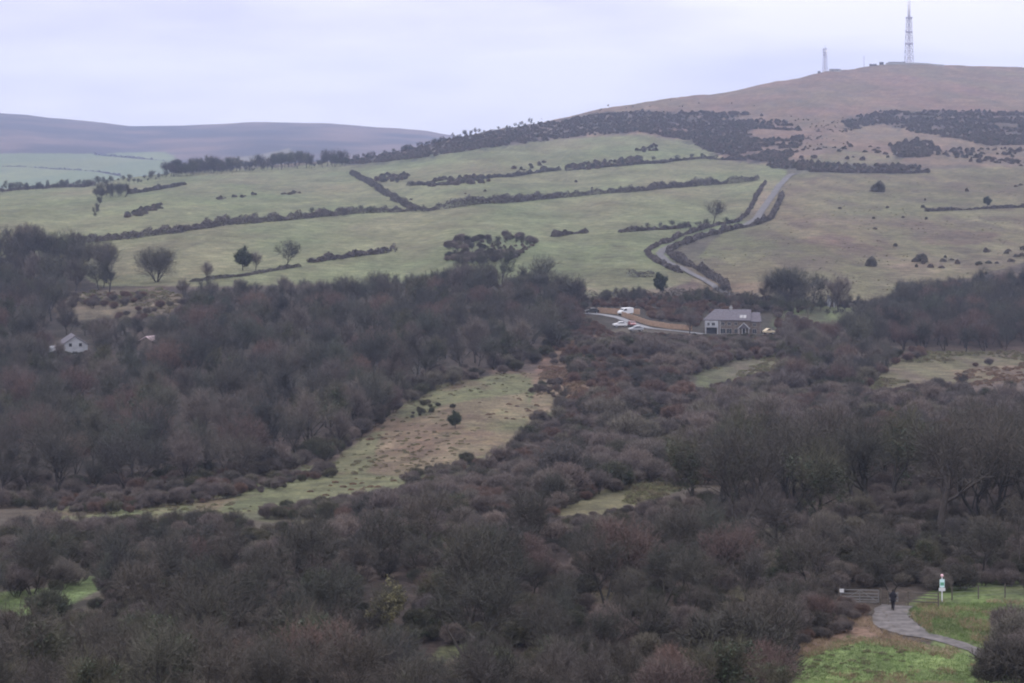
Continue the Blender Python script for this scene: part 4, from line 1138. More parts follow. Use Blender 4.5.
# ------------------------------------------------------------------ ways
M['tarmac'] = mat('wet_tarmac', (.074, .071, .075), rough=.85, var=.3, scale=.4, spec=.2)
M['gravel'] = mat('gravel_path', (.076, .069, .069), rough=.75, var=.5, scale=1.3, spec=.25)
M['drive'] = mat('pale_drive', (.135, .137, .148), rough=.75, var=.15, scale=.5)
M['white'] = mat('white_render', (.25, .26, .285), rough=.85, var=.2, scale=.7)
M['whitepaint'] = mat('white_paint', (.48, .49, .52), rough=.35, var=.04, scale=2)
M['slate'] = mat('slate_roof', (.082, .076, .090), rough=.8, var=.25, scale=2.5, spec=.2)
M['stone'] = mat('brown_stone_wall', (.105, .088, .080), rough=.9, var=.35, scale=2.5)
M['darkstone'] = mat('grey_stone_wall', (.085, .08, .078), rough=.9, var=.3, scale=1.5)
M['glass'] = mat('dark_window_glass', (.03, .033, .04), rough=.1, var=.1, spec=.5)
M['tan'] = mat('tan_timber', (.235, .165, .12), rough=.8, var=.15, scale=1.2)
M['timber'] = mat('weathered_timber', (.075, .066, .058), rough=.9, var=.25, scale=4)
M['galv'] = mat('galvanised_steel', (.125, .13, .14), rough=.6, var=.2, scale=3)
M['mastgrey'] = mat('mast_steel', (.30, .29, .38), rough=.5, var=.08, scale=.2)
M['mastwhite'] = mat('mast_white_shroud', (.74, .74, .80), rough=.5, var=.05, scale=.2)
M['concrete'] = mat('grey_concrete', (.26, .26, .27), rough=.85, var=.15, scale=.6)
M['rubber'] = mat('tyre_rubber', (.02, .02, .02), rough=.9, var=.1)
M['carblack'] = mat('black_car_paint', (.02, .021, .025), rough=.3, var=.05, spec=.5)
M['carred'] = mat('red_car_paint', (.16, .035, .035), rough=.3, var=.05, spec=.5)
M['carsilver'] = mat('silver_car_paint', (.24, .25, .28), rough=.3, var=.05, spec=.5)
M['carcream'] = mat('cream_car_paint', (.42, .36, .26), rough=.35, var=.05, spec=.5)
M['lampglass'] = mat('lamp_lens', (.6, .6, .6), rough=.15, var=.05, spec=.5)
M['signgreen'] = mat('sign_green', (.10, .28, .20), rough=.5, var=.08)
M['signblue'] = mat('sign_pale_blue', (.45, .62, .66), rough=.5, var=.05)
M['signpink'] = mat('sign_pink', (.62, .40, .46), rough=.5, var=.05)
M['coat'] = mat('navy_black_coat', (.012, .012, .018), rough=.85, var=.2, scale=8)
M['trousers'] = mat('black_trousers', (.014, .013, .016), rough=.9, var=.2, scale=8)
M['boots'] = mat('dark_boots', (.02, .018, .016), rough=.6, var=.1, scale=8)
M['pinkroof'] = mat('pale_pink_roof', (.34, .27, .28), rough=.8, var=.2, scale=1)
M['skin'] = mat('skin', (.42, .26, .20), rough=.6, var=.08, scale=6)
M['hair'] = mat('dark_hair', (.018, .014, .012), rough=.7, var=.2, scale=20)


def zgrid(x, y):
    return zat(float(x), float(y))


def ribbon_way(name, line, width, m, off, label, kind='structure', step=1.2, edge=.12):
    pts = densify(line, step)
    C = ground(np.array([p[0] for p in pts], float), np.array([p[1] for p in pts], float))
    # smooth the surveyed centre line
    for _ in range(6):
        C[1:-1] = .25 * C[:-2] + .5 * C[1:-1] + .25 * C[2:]
    t = np.gradient(C, axis=0); t[:, 2] = 0; t = norm(t); sd = np.stack([-t[:, 1], t[:, 0], 0 * t[:, 0]], -1)
    cum = np.concatenate([[0], np.cumsum(np.linalg.norm(np.diff(C, axis=0), axis=1))])
    W = np.full(len(C), width, float) if np.isscalar(width) else np.interp(np.linspace(0, 1, len(C)), np.linspace(0, 1, len(width)), width)
    nac = 6
    V = []
    for i in range(len(C)):
        for k in range(nac + 1):
            f = k / nac - .5
            w = W[i] * (1 + edge * float(fbm(cum[i] / 1.7, k * 3.1 if k in (0, nac) else 50., 71, 2)))
            x = C[i, 0] + sd[i, 0] * f * w; y = C[i, 1] + sd[i, 1] * f * w
            V.append((x, y, zgrid(x, y) + off))
    n = nac + 1
    i = (np.arange(len(C) - 1)[:, None] * n + np.arange(nac)[None]).ravel()
    T = np.concatenate([np.stack([i, i + n, i + n + 1], -1), np.stack([i, i + n + 1, i + 1], -1)])
    me = mesh_tris(name, np.array(V), T, mats=[m])
    o = link(name, me); o['kind'] = kind; o['label'] = label
    return o


ribbon_way('road', [(796, 174), (787, 178), (780, 186), (772, 196), (764, 208), (756, 219), (744, 225), (726, 229), (704, 235), (684, 242), (664, 249), (659, 254), (668, 262), (684, 270), (698, 277), (712, 285), (730, 296)], [4.0, 3.8, 3.6, 3.2, 3.0, 3.0], M['tarmac'], .35, 'grey lane winding up the hill between hedges')
ribbon_way('driveway', [(584, 314), (600, 315.5), (617, 318.5), (630, 323), (650, 328.5), (672, 331), (695, 333), (708, 334.5)], [2.8, 2.8, 2.8, 3, 3, 3], M['drive'], .12, 'pale wet drive curving from the van to the house')
ribbon_way('path', [(896, 606), (893, 611), (889, 617), (896, 624), (912, 632), (935, 638), (957, 644), (976, 651), (992, 660), (1010, 672)], [2.6, 3.2, 3.8, 2.9, 2.0, 1.5, 1.3, 1.2, 1.2, 1.2], M['gravel'], .06, 'wet grey gravel path bending down from the gate', step=.6, edge=.3)


def site(u, v):
    p = ground(np.array([float(u)]), np.array([float(v)]))[0]
    return p, p[1] / F          # point and metres per pixel there


def face_cam(p):
    return -math.atan2(p[0], p[1])


def gable_roof(b, x0, x1, y0, y1, ze, zr, hip0=0., hip1=0., ov=.3, th=.18):
    """ridge along x; hips shorten the ridge at either end"""
    x0 -= ov * (hip0 > 0 or .6); x1 += ov * (hip1 > 0 or .6); y0 -= ov; y1 += ov; ym = (y0 + y1) / 2
    A, B, C_, D = (x0, y0, ze), (x1, y0, ze), (x1, y1, ze), (x0, y1, ze)
    E_, G = (x0 + hip0, ym, zr), (x1 - hip1, ym, zr)
    up = lambda p: (p[0], p[1], p[2] + th)
    for P in ((up(A), up(B), up(G), up(E_)), (up(C_), up(D), up(E_), up(G)), (up(D), up(A), up(E_)), (up(B), up(C_), up(G))):
        b.poly(P)
    b.poly((A, D, C_, B))
    for p, q in ((A, B), (B, C_), (C_, D), (D, A)):
        b.poly((p, q, up(q), up(p)))


def window(parent, x, z, w, h, y, label=None, bars=True):
    f = MB(); t = .055
    f.box(x - w / 2, x + w / 2, y - .06, y + .02, z - h / 2, z - h / 2 + t).box(x - w / 2, x + w / 2, y - .06, y + .02, z + h / 2 - t, z + h / 2)
    f.box(x - w / 2, x - w / 2 + t, y - .06, y + .02, z - h / 2 + t, z + h / 2 - t).box(x + w / 2 - t, x + w / 2, y - .06, y + .02, z - h / 2 + t, z + h / 2 - t)
    if bars:
        f.box(x - .025, x + .025, y - .05, y + .02, z - h / 2 + t, z + h / 2 - t)
    o = f.build('window', M['concrete'], parent)
    g = MB(); g.box(x - w / 2 + t, x + w / 2 - t, y - .03, y + .015, z - h / 2 + t, z + h / 2 - t); g.build('pane', M['glass'], o)
    return o


def farmhouse():
    p, m = site(732, 334)
    h = empty('house', (p[0], p[1], p[2]), face_cam(p) - R(3), 'long slate roofed stone house with white panels and a gabled porch above the slope', 'house')
    D = 8.2
    w = MB()
    w.box(-7.9, 5.1, 0, D, -1.2, 4.1)
    w.prism([(0, 4.1), (D, 4.1), (D / 2, 6.75)], 4.9, 5.1, 'x')
    w.build('wall', M['stone'], h)
    w = MB(); w.box(5.1, 8.0, .6, D - .6, -1.2, 3.7); w.prism([(.6, 3.7), (D - .6, 3.7), (D / 2, 5.95)], 7.8, 8.0, 'x'); w.build('wing_wall', M['stone'], h)
    r = MB(); gable_roof(r, -7.9, 5.1, 0, D, 4.1, 6.9, hip0=3.0)
    ro = r.build('roof', M['slate'], h)
    r = MB(); gable_roof(r, 5.25, 8.0, .6, D - .6, 3.7, 6.1, hip1=.5); r.build('wing_roof', M['slate'], h)
    c = MB(); c.box(-.9, -.1, D / 2 - .35, D / 2 + .35, 6.3, 7.45); c.box(-1.0, 0, D / 2 - .45, D / 2 + .45, 7.45, 7.6)
    c.lathe([(.14, 0), (.12, .5)], (-.7, D / 2, 7.6), 8).lathe([(.14, 0), (.12, .5)], (-.3, D / 2, 7.6), 8)
    c.build('chimney', M['concrete'], ro)
    for (x, z) in ((2.6, 5.15), (3.6, 5.15)):
        yy = (z - 4.1 - .18) / 2.8 * (D / 2 + .3) - .3
        s = MB(); dy, dz = .55, .35
        s.prism([(yy - dy, z - dz + .03), (yy + dy, z + dz + .03), (yy + dy, z + dz + .12), (yy - dy, z - dz + .12)], x - .42, x + .42, 'x')
        s.build('skylight', M['concrete'], ro)
    # white clad bay at the left end, garage doorway below it
    b = MB(); b.box(-7.7, -3.9, -.55, -.004, 2.1, 4.0); b.build('white_bay', M['white'], h)
    b = MB(); b.box(-7.7, -7.4, -.5, -.004, -.6, 2.1).box(-4.2, -3.9, -.5, -.004, -.6, 2.1).build('bay_post', M['white'], h)
    b = MB(); b.box(-7.2, -4.4, -.09, -.012, -.4, 2.0).build('garage_door', M['glass'], h)
    window(h, -5.3, 3.1, 1.0, .9, -.56)
    window(h, -6.7, 3.1, .7, .9, -.56)
    # porch
    q = MB(); q.prism([(1.9, 2.0), (5.0, 2.0), (3.45, 3.5)], -1.8, -.01); q.build('porch_roof', M['slate'], h)
    q = MB()
    q.bar((1.75, -1.9, 1.95), (3.45, -1.9, 3.6), .13).bar((3.45, -1.9, 3.6), (5.15, -1.9, 1.95), .13).build('bargeboard', M['white'], h)
    q = MB()
    for x in (2.05, 3.0, 3.9, 4.85):
        q.box(x - .1, x + .1, -1.75, -1.55, -.8, 1.995)
    q.box(1.95, 4.95, -1.72, -1.58, .1, .25)
    q.build('porch_post', M['concrete'], h)
    b = MB(); b.box(2.9, 3.9, -.1, -.008, -.4, 1.9).build('door', M['glass'], h)
    for (x, z, ww, hh) in ((-2.6, 1.1, 1.5, 1.4), (-.8, 1.1, 1.5, 1.4), (-2.6, 3.2, 1.0, .9), (-.8, 3.2, 1.0, .9), (1.1, 1.1, .9, 1.3), (1.1, 3.2, .9, .9)):
        window(h, x, z, ww, hh, -.002)
    window(h, 6.4, 1.1, 1.2, 1.3, .597); window(h, 6.4, 2.9, .9, .8, .597)
    b = MB(); b.box(-3.55, -3.3, -.08, -.008, -.4, 4.0).build('downpipe', M['concrete'], h)
    # terrace wall in front
    p2, m2 = site(735, 336)
    w = MB(); w.box(-9.2, 9.6, -.2, .2, -1.2, .55).box(-9.25, 9.65, -.27, .27, .55, .68)
    o = w.build('garden_wall', M['darkstone']); o.location = p2; o.rotation_euler.z = face_cam(p2)
    tag(o, 'low dark wall along the terrace in front of the slate roofed house', 'wall')


def white_house():
    p, m = site(75, 357)
    h = empty('house', tuple(p), face_cam(p) + R(6), 'small white house showing a gable with two dark windows among trees', 'house')
    w = MB(); w.prism([(-3.2, -1), (3.2, -1), (3.2, 2.9), (0, 5.05), (-3.2, 2.9)], 0, 9); w.build('wall', M['white'], h)
    r = MB()
    for s in (-1, 1):
        r.prism([(s * 3.55, 2.72), (s * 3.55, 2.9), (0, 5.28), (0, 5.1)], -.25, 9.2)
    ro = r.build('roof', M['slate'], h)
    for x in (-1.15, 1.35):
        window(h, x, 2.95, .85, .95, -.002, bars=False)
    w = MB(); w.prism([(-5.9, -1), (-3.21, -1), (-3.21, 2.9), (-5.9, 2.3)], .5, 5); w.build('lean_to', M['white'], h)
    b = MB(); b.box(-5.4, -3.9, .43, .498, -.5, 1.6).build('lean_to_door', M['glass'], h)
    p, m = site(146, 348)
    h = empty('outbuilding', tuple(p), face_cam(p) - R(35), 'small shed with a pale pinkish roof among trees right of the white house', 'shed')
    w = MB(); w.prism([(-1.9, -1), (1.9, -1), (1.9, 2.0), (0, 3.0), (-1.9, 2.0)], 0, 4.2); w.build('wall', M['stone'], h)
    r = MB()
    for s in (-1, 1):
        r.prism([(s * 2.15, 1.9), (s * 2.15, 2.05), (0, 3.2), (0, 3.05)], -.2, 4.4)
    r.build('roof', M['pinkroof'], h)
    b = MB(); b.box(-.5, .5, -.06, -.003, -.5, 1.8).build('door', M['timber'], h)


def hut():
    p, m = site(832, 307)
    h = empty('hut', tuple(p), face_cam(p) + R(20), 'small narrow white hut by the roadside under tall thin trees', 'hut')
    w = MB(); w.prism([(-.9, -.5), (.9, -.5), (.9, 2.6), (-.9, 3.6)], 0, 2.0); w.build('wall', M['white'], h)
    r = MB(); r.prism([(-1.1, 3.72), (1.1, 2.55), (1.1, 2.66), (-1.1, 3.84)], -.2, 2.2); r.build('roof', M['slate'], h)
    b = MB(); b.box(-.35, .45, -.05, -.003, -.1, 1.9).build('door', M['timber'], h)


def wall_along(name, line, h, th, m, label, cap=None, cat='wall'):
    pts = densify(line, 3); P = ground(np.array([q[0] for q in pts], float), np.array([q[1] for q in pts], float))
    b = MB(); base = P[0].copy()
    Q = P - base
    t = np.gradient(Q, axis=0); t[:, 2] = 0; t = norm(t); sd = np.stack([-t[:, 1], t[:, 0], 0 * t[:, 0]], -1) * th / 2
    b0 = len(b.v)
    for i in range(len(Q)):
        for s, z in ((-1, -.8), (1, -.8), (1, h), (-1, h)):
            w = Q[i] + s * sd[i]; b.v.append((w[0], w[1], Q[i, 2] + z))
    for i in range(len(Q) - 1):
        a = b0 + 4 * i
        for k in range(4):
            j = (k + 1) % 4
            b.f.append((a + k, a + j, a + 4 + j, a + 4 + k))
    b.f.append((b0, b0 + 3, b0 + 2, b0 + 1)); e = b0 + 4 * (len(Q) - 1); b.f.append((e, e + 1, e + 2, e + 3))
    root = empty(name, tuple(base), 0, label, cat)
    b.build('panel', m, root)
    ps = MB()
    L = np.concatenate([[0], np.cumsum(np.linalg.norm(np.diff(Q, axis=0), axis=1))])
    if cap:
        for s in np.arange(0, L[-1], 3.0):
            c = [np.interp(s, L, Q[:, k]) for k in range(3)]
            pp = MB(); pp.box(c[0] - .11, c[0] + .11, c[1] - .11, c[1] + .11, c[2] - .5, c[2] + h + .12); pp.build('post', cap, root)
    return root


def vehicle(name, u, v, rz, L, W, H, paint, label, cat, van=False):
    p, m = site(u, v)
    r = empty(name, (p[0], p[1], p[2] + .22), rz, label, cat)
    hl = L / 2
    if van:
        prof = [(-hl, .45), (-hl + .1, 1.05), (-hl + .75, 1.25), (-hl + 1.35, H - .08), (-hl + 1.7, H), (hl - .1, H), (hl, H - .2), (hl, .35), (-hl + .2, .3)]
        win = [(-hl + .86, 1.26), (-hl + 1.42, H - .22), (-hl + 2.2, H - .22), (-hl + 2.2, 1.2)]
    else:
        prof = [(-hl, .5), (-hl + .1, .72), (-hl + 1.1, .9), (-hl + 1.75, H - .05), (-hl + 2.1, H), (hl - 1.2, H - .02), (hl - .35, .98), (hl - .05, .85), (hl, .45), (hl - .2, .28), (-hl + .2, .28)]
        win = [(-hl + 1.25, .93), (-hl + 1.85, H - .12), (hl - 1.25, H - .12), (hl - .6, .95)]
    b = MB(); b.prism(prof, -W / 2, W / 2); b.build('body', paint, r, bevel=.07)
    for s in (-1, 1):
        g = MB(); g.prism(win, s * (W / 2 + .004), s * (W / 2 + .014)); g.build('side_window', M['glass'], r)
    a, c = (prof[2], prof[3])
    g = MB(); dx, dz = .012, -.01
    g.prism([(a[0] + .05 - .02, a[1] + .06 + .02), (c[0] - .06 - .02, c[1] - .06 + .02), (c[0] - .06 - .005, c[1] - .06), (a[0] + .05 - .005, a[1] + .06)], -W / 2 + .12, W / 2 - .12); g.build('windscreen', M['glass'], r)
    for sx in (-hl + .85, hl - .8):
        for sy in (-1, 1):
            wv = MB(); wv.bar((sx, sy * (W / 2 - .2), .1), (sx, sy * (W / 2 + .02), .1), .33, n=14)
            wo = wv.build('wheel', M['rubber'], r)
            rm = MB(); rm.bar((sx, sy * (W / 2 + .021), .1), (sx, sy * (W / 2 + .035), .1), .2, n=10); rm.build('rim', M['carsilver'], wo)
    for s in (-1, 1):
        g = MB(); g.box(-hl - .02, -hl + .1, s * (W / 2 - .3) - .14, s * (W / 2 - .3) + .14, .6, .74); g.build('headlight', M['lampglass'], r)
    return r


def lattice(root, H, w0, w1, n, r, m, name='lattice_frame', z0=0.):
    b = MB()
    lv = [z0 + (H - z0) * (1 - (1 - i / n) ** 1.0) for i in range(n + 1)]
    wd = lambda z: w0 + (w1 - w0) * (z - z0) / (H - z0)
    cs = [(-.5, -.5), (.5, -.5), (.5, .5), (-.5, .5)]
    pt = lambda k, z: (cs[k][0] * wd(z), cs[k][1] * wd(z), z)
    for i in range(n):
        for k in range(4):
            j = (k + 1) % 4
            b.bar(pt(k, lv[i]), pt(k, lv[i + 1]), r, n=5)
            b.bar(pt(k, lv[i]), pt(j, lv[i + 1]), r * .55, n=4); b.bar(pt(j, lv[i]), pt(k, lv[i + 1]), r * .55, n=4)
            b.bar(pt(k, lv[i + 1]), pt(j, lv[i + 1]), r * .6, n=4)
    return b.build(name, m, root)


def hilltop():
    p, m = site(909, 63.5)
    r = empty('transmitter_mast', (p[0], p[1], p[2] - 1), R(20), 'tall tapering lattice transmitter mast with slim white top on the hill crest', 'mast')
    k = m
    H1 = 46 * k
    lattice(r, H1, 8.2 * k * .8, 4.6 * k * .8, 7, .36, M['mastgrey'])
    for zz, w in ((20 * k, 7.0 * k * .84), (32 * k, 5.9 * k * .86), (46 * k, 5.4 * k * .9)):
        b = MB(); b.box(-w / 2, w / 2, -w / 2, w / 2, zz - .5, zz + .5)
        for sx in (-1, 1):
            b.box(sx * w / 2 - .08, sx * w / 2 + .08, -w / 2, w / 2, zz + .502, zz + 1.6); b.box(-w / 2 + .09, w / 2 - .09, sx * w / 2 - .08, sx * w / 2 + .08, zz + .502, zz + 1.6)
        b.build('platform', M['mastgrey'], r)
    b = MB(); b.bar((0, 0, 0), (0, 0, H1), .7, n=10); b.build('cable_core', M['mastwhite'], r)
    b = MB(); b.lathe([(1.9, H1 + .5), (1.8, H1 + 30), (1.1, H1 + 31), (1.0, H1 + 52), (.4, H1 + 53), (.2, H1 + 58)], n=12); b.build('antenna_shroud', M['mastwhite'], r, smooth=True)
    for i in range(5):
        a = i * 1.3
        b = MB(); zz = H1 * (.45 + .1 * i); c = np.array((math.cos(a) * 3.2, math.sin(a) * 3.2, zz)); b.bar(c, c + np.array((math.cos(a), math.sin(a), 0)) * .9, 1.1, .9, n=12); b.build('dish', M['mastwhite'], r)

    p, m = site(825, 71)
    r = empty('radio_tower', (p[0], p[1], p[2] - 1), R(30), 'shorter lattice radio tower with drum dishes left of the tall mast', 'tower')
    k = m
    lattice(r, 24 * k, 4.4 * k * .8, 2.6 * k * .8, 6, .26, M['mastgrey'])
    b = MB(); w = 3.6 * k
    b.box(-w / 2, w / 2, -w / 2, w / 2, 19.6 * k, 20.2 * k).build('platform', M['mastgrey'], r)
    for i, (a, z, rr) in enumerate(((3.6, 17, 1.4), (4.9, 20.6, 1.5), (.6, 21.5, 1.3), (5.6, 17.6, 1.3), (2.2, 22.6, 1.1))):
        d = np.array((math.cos(a), math.sin(a), 0)); c = d * 1.6 * k * .8 + np.array((0, 0, z * k))
        b = MB(); b.bar(c, c + d * 1.2, rr, rr * .95, n=14); b.build('drum_dish', M['mastwhite'] if i % 2 else M['mastgrey'], r)
    b = MB(); b.bar((0, 0, 24 * k), (0, 0, 27 * k), .15, n=6); b.build('whip', M['mastgrey'], r)
    b = MB(); b.bar((0, 0, 0), (0, 0, 23 * k), .5, n=8); b.build('cable_core', M['mastwhite'], r)

    p, m = site(864, 67)
    r = empty('aerial_pole', (p[0], p[1], p[2] - 1), 0, 'thin aerial pole on the hill crest between the two masts', 'pole')
    b = MB(); b.bar((0, 0, 0), (0, 0, 12 * m), .42, .25).build('pole', M['mastgrey'], r)
    b = MB(); b.bar((-1.6, 0, 9 * m), (1.6, 0, 9 * m), .2).bar((0, -.8, 10.5 * m), (0, .8, 10.5 * m), .2).build('crossarm', M['mastgrey'], r)

    def block(u, v, w, d, h, label, roofed=True, mt='concrete'):
        p, m = site(u, v)
        r = empty('equipment_building', (p[0], p[1], p[2] - .5), face_cam(p), label, 'building')
        b = MB(); b.box(-w / 2, w / 2, 0, d, -1.5, h).build('wall', M[mt], r)
        b = MB()
        if roofed: gable_roof(b, -w / 2, w / 2, 0, d, h + .01, h + 1.3)
        else: b.box(-w / 2 - .3, w / 2 + .3, -.3, d + .3, h + .01, h + .4)
        b.build('roof', M['slate'], r)
        b = MB(); b.box(-w / 4, -w / 4 + 1.2, -.08, -.004, -.2, 2.1).build('door', M['glass'], r)
        b = MB(); b.box(w / 6, w / 6 + 1.4, -.07, -.004, 1.1, 2.2).build('window', M['glass'], r)
    block(835, 70.8, 15, 8, 3.2, 'low grey building right of the shorter radio tower', False)
    block(819, 72.5, 4, 4, 2.8, 'small square hut at the foot of the shorter tower, left side', False)
    block(881.5, 65, 6, 5, 3.6, 'small dark hut on the crest just left of the tall mast compound', False, 'darkstone')
    block(873, 66, 10, 6, 2.0, 'low dark building on the crest left of the small hut', True, 'darkstone')
    block(897, 64, 24, 9, 3.2, 'long low pale building at the left foot of the tall mast', False)
    b = wall_along('perimeter_wall', [(886, 64.6), (909, 64.0), (925, 64.8), (944, 66)], 2.0, .5, M['concrete'], 'pale perimeter wall around the tall mast along the crest')


def utility_pole(u, v, hpx, label):
    p, m = site(u, v)
    r = empty('utility_pole', (p[0], p[1], p[2] - .3), face_cam(p) + .2, label, 'pole')
    H = hpx * m + .3
    b = MB(); b.bar((0, 0, 0), (0, 0, H), .17, .12, n=8).build('shaft', M['timber'], r)
    b = MB(); b.box(-.8, .8, -.2, -.1, H - .7, H - .55).build('crossarm', M['timber'], r)
    b = MB()
    for x in (-.7, 0, .7):
        b.bar((x, -.15, H - .55), (x, -.15, H - .35), .05)
    b.build('insulator', M['galv'], r)


def field_gate():
    p0, m = site(839.5, 605); p1, _ = site(880, 605.5)
    d = p1 - p0; L = math.hypot(d[0], d[1]); rz = math.atan2(d[1], d[0])
    g = empty('field_gate', tuple(p0), rz, 'grey five bar metal field gate with a white plate at its left end', 'gate')
    sl_ = d[2] / L
    rail = MB()
    for z in (.25, .45, .68, .95, 1.25):
        rail.bar((.12, 0, z), (L - .12, 0, z + sl_ * L), .03, n=6)
    for x in (.12, L - .12, L * .5):
        rail.bar((x, 0, .25 + sl_ * x), (x, 0, 1.25 + sl_ * x), .03, n=6)
    rail.build('rail', M['galv'], g)
    b = MB(); b.bar((.14, .02, .27), (L * .5, .02, 1.22 + sl_ * L * .5), .022).bar((L - .14, .02, .27 + sl_ * L), (L * .5, .02, 1.22 + sl_ * L * .5), .022).build('brace', M['galv'], g)
    for x in (-.02, L + .04):
        b = MB(); b.lathe([(.085, -.4), (.08, 1.4), (.05, 1.45)], (x, 0, sl_ * max(x, 0)), 10); b.build('post', M['timber'], g)
    b = MB(); b.box(.0, .36, -.075, -.055, 1.02, 1.32).build('plate', M['whitepaint'], g)


def kissing_gate():
    p, m = site(899, 606)
    g = empty('kissing_gate', tuple(p), face_cam(p), 'pale timber kissing gate beside the walker', 'gate')
    for x in (-.9, .75):
        b = MB(); b.box(x - .06, x + .06, -.06, .06, -.3, 1.25).build('post', M['timber'], g)
    b = MB()
    for z in (.35, .62, .88, 1.1):
        b.box(.81, 3.2, -.03, .03, z, z + .08)
    b.build('rail', M['timber'], g)
    b = MB(); b.box(3.2, 3.32, -.06, .06, -.3, 1.25).build('end_post', M['timber'], g)
    b = MB()
    for z in (.3, .6, .95):
        b.bar((-.8, .02, z), (-.1, .6, z), .03)
    b.bar((-.1, .6, .2), (-.1, .6, 1.05), .03).build('leaf', M['galv'], g)


def fence(line, label, sp=2.6):
    pts = densify(line, .5); P = ground(np.array([q[0] for q in pts], float), np.array([q[1] for q in pts], float))
    base = P[0].copy(); Q = P - base
    r = empty('wire_fence', tuple(base), 0, label, 'fence')
    L = np.concatenate([[0], np.cumsum(np.linalg.norm(np.diff(Q, axis=0), axis=1))])
    tops = []
    for s in np.arange(0, L[-1] + .1, sp):
        c = np.array([np.interp(s, L, Q[:, k]) for k in range(3)])
        b = MB(); b.lathe([(.06, -.3), (.055, 1.15), (.03, 1.2)], tuple(c), 8); b.build('post', M['timber'], r); tops.append(c)
    b = MB()
    for a, c in zip(tops[:-1], tops[1:]):
        for z in (.35, .7, 1.05):
            b.bar(a + (0, -.07, z), c + (0, -.07, z), .008, n=4)
    b.build('wire', M['galv'], r)


def signpost():
    p, m = site(942, 603)
    r = empty('signpost', tuple(p), face_cam(p) + R(8), 'white signpost with green picture panel and white plate standing in grass by the fence', 'sign')
    b = MB(); b.box(-.05, .05, -.05, .05, -.3, 2.15).build('post', M['whitepaint'], r, bevel=.01)
    b = MB(); b.box(-.20, .20, -.085, -.055, 1.3, 1.98).build('panel', M['signblue'], r)
    b = MB(); b.box(-.16, .16, -.091, -.087, 1.45, 1.72).build('picture', M['signgreen'], r)
    b = MB(); b.box(-.27, .27, -.085, -.055, .98, 1.26).build('plate', M['whitepaint'], r)
    b = MB(); b.lathe([(.02, 0), (.12, .05), (.13, .18), (.02, .27)], (0, 0, 2.15), 12).build('finial', M['signpink'], r)


def skinned(name, verts, edges, radii, m, parent, sub=2):
    me = bpy.data.meshes.new(name); me.from_pydata(verts, edges, []); me.materials.append(m)
    o = link(name, me, parent)
    o.modifiers.new('skin', 'SKIN')
    for i, r_ in enumerate(radii):
        sv = me.skin_vertices[0].data[i]
        sv.radius = (r_, r_) if np.isscalar(r_) else r_
        sv.use_root = (i == 0)
    o.modifiers['skin'].use_smooth_shade = True
    s = o.modifiers.new('sub', 'SUBSURF'); s.levels = sub; s.render_levels = sub
    return o


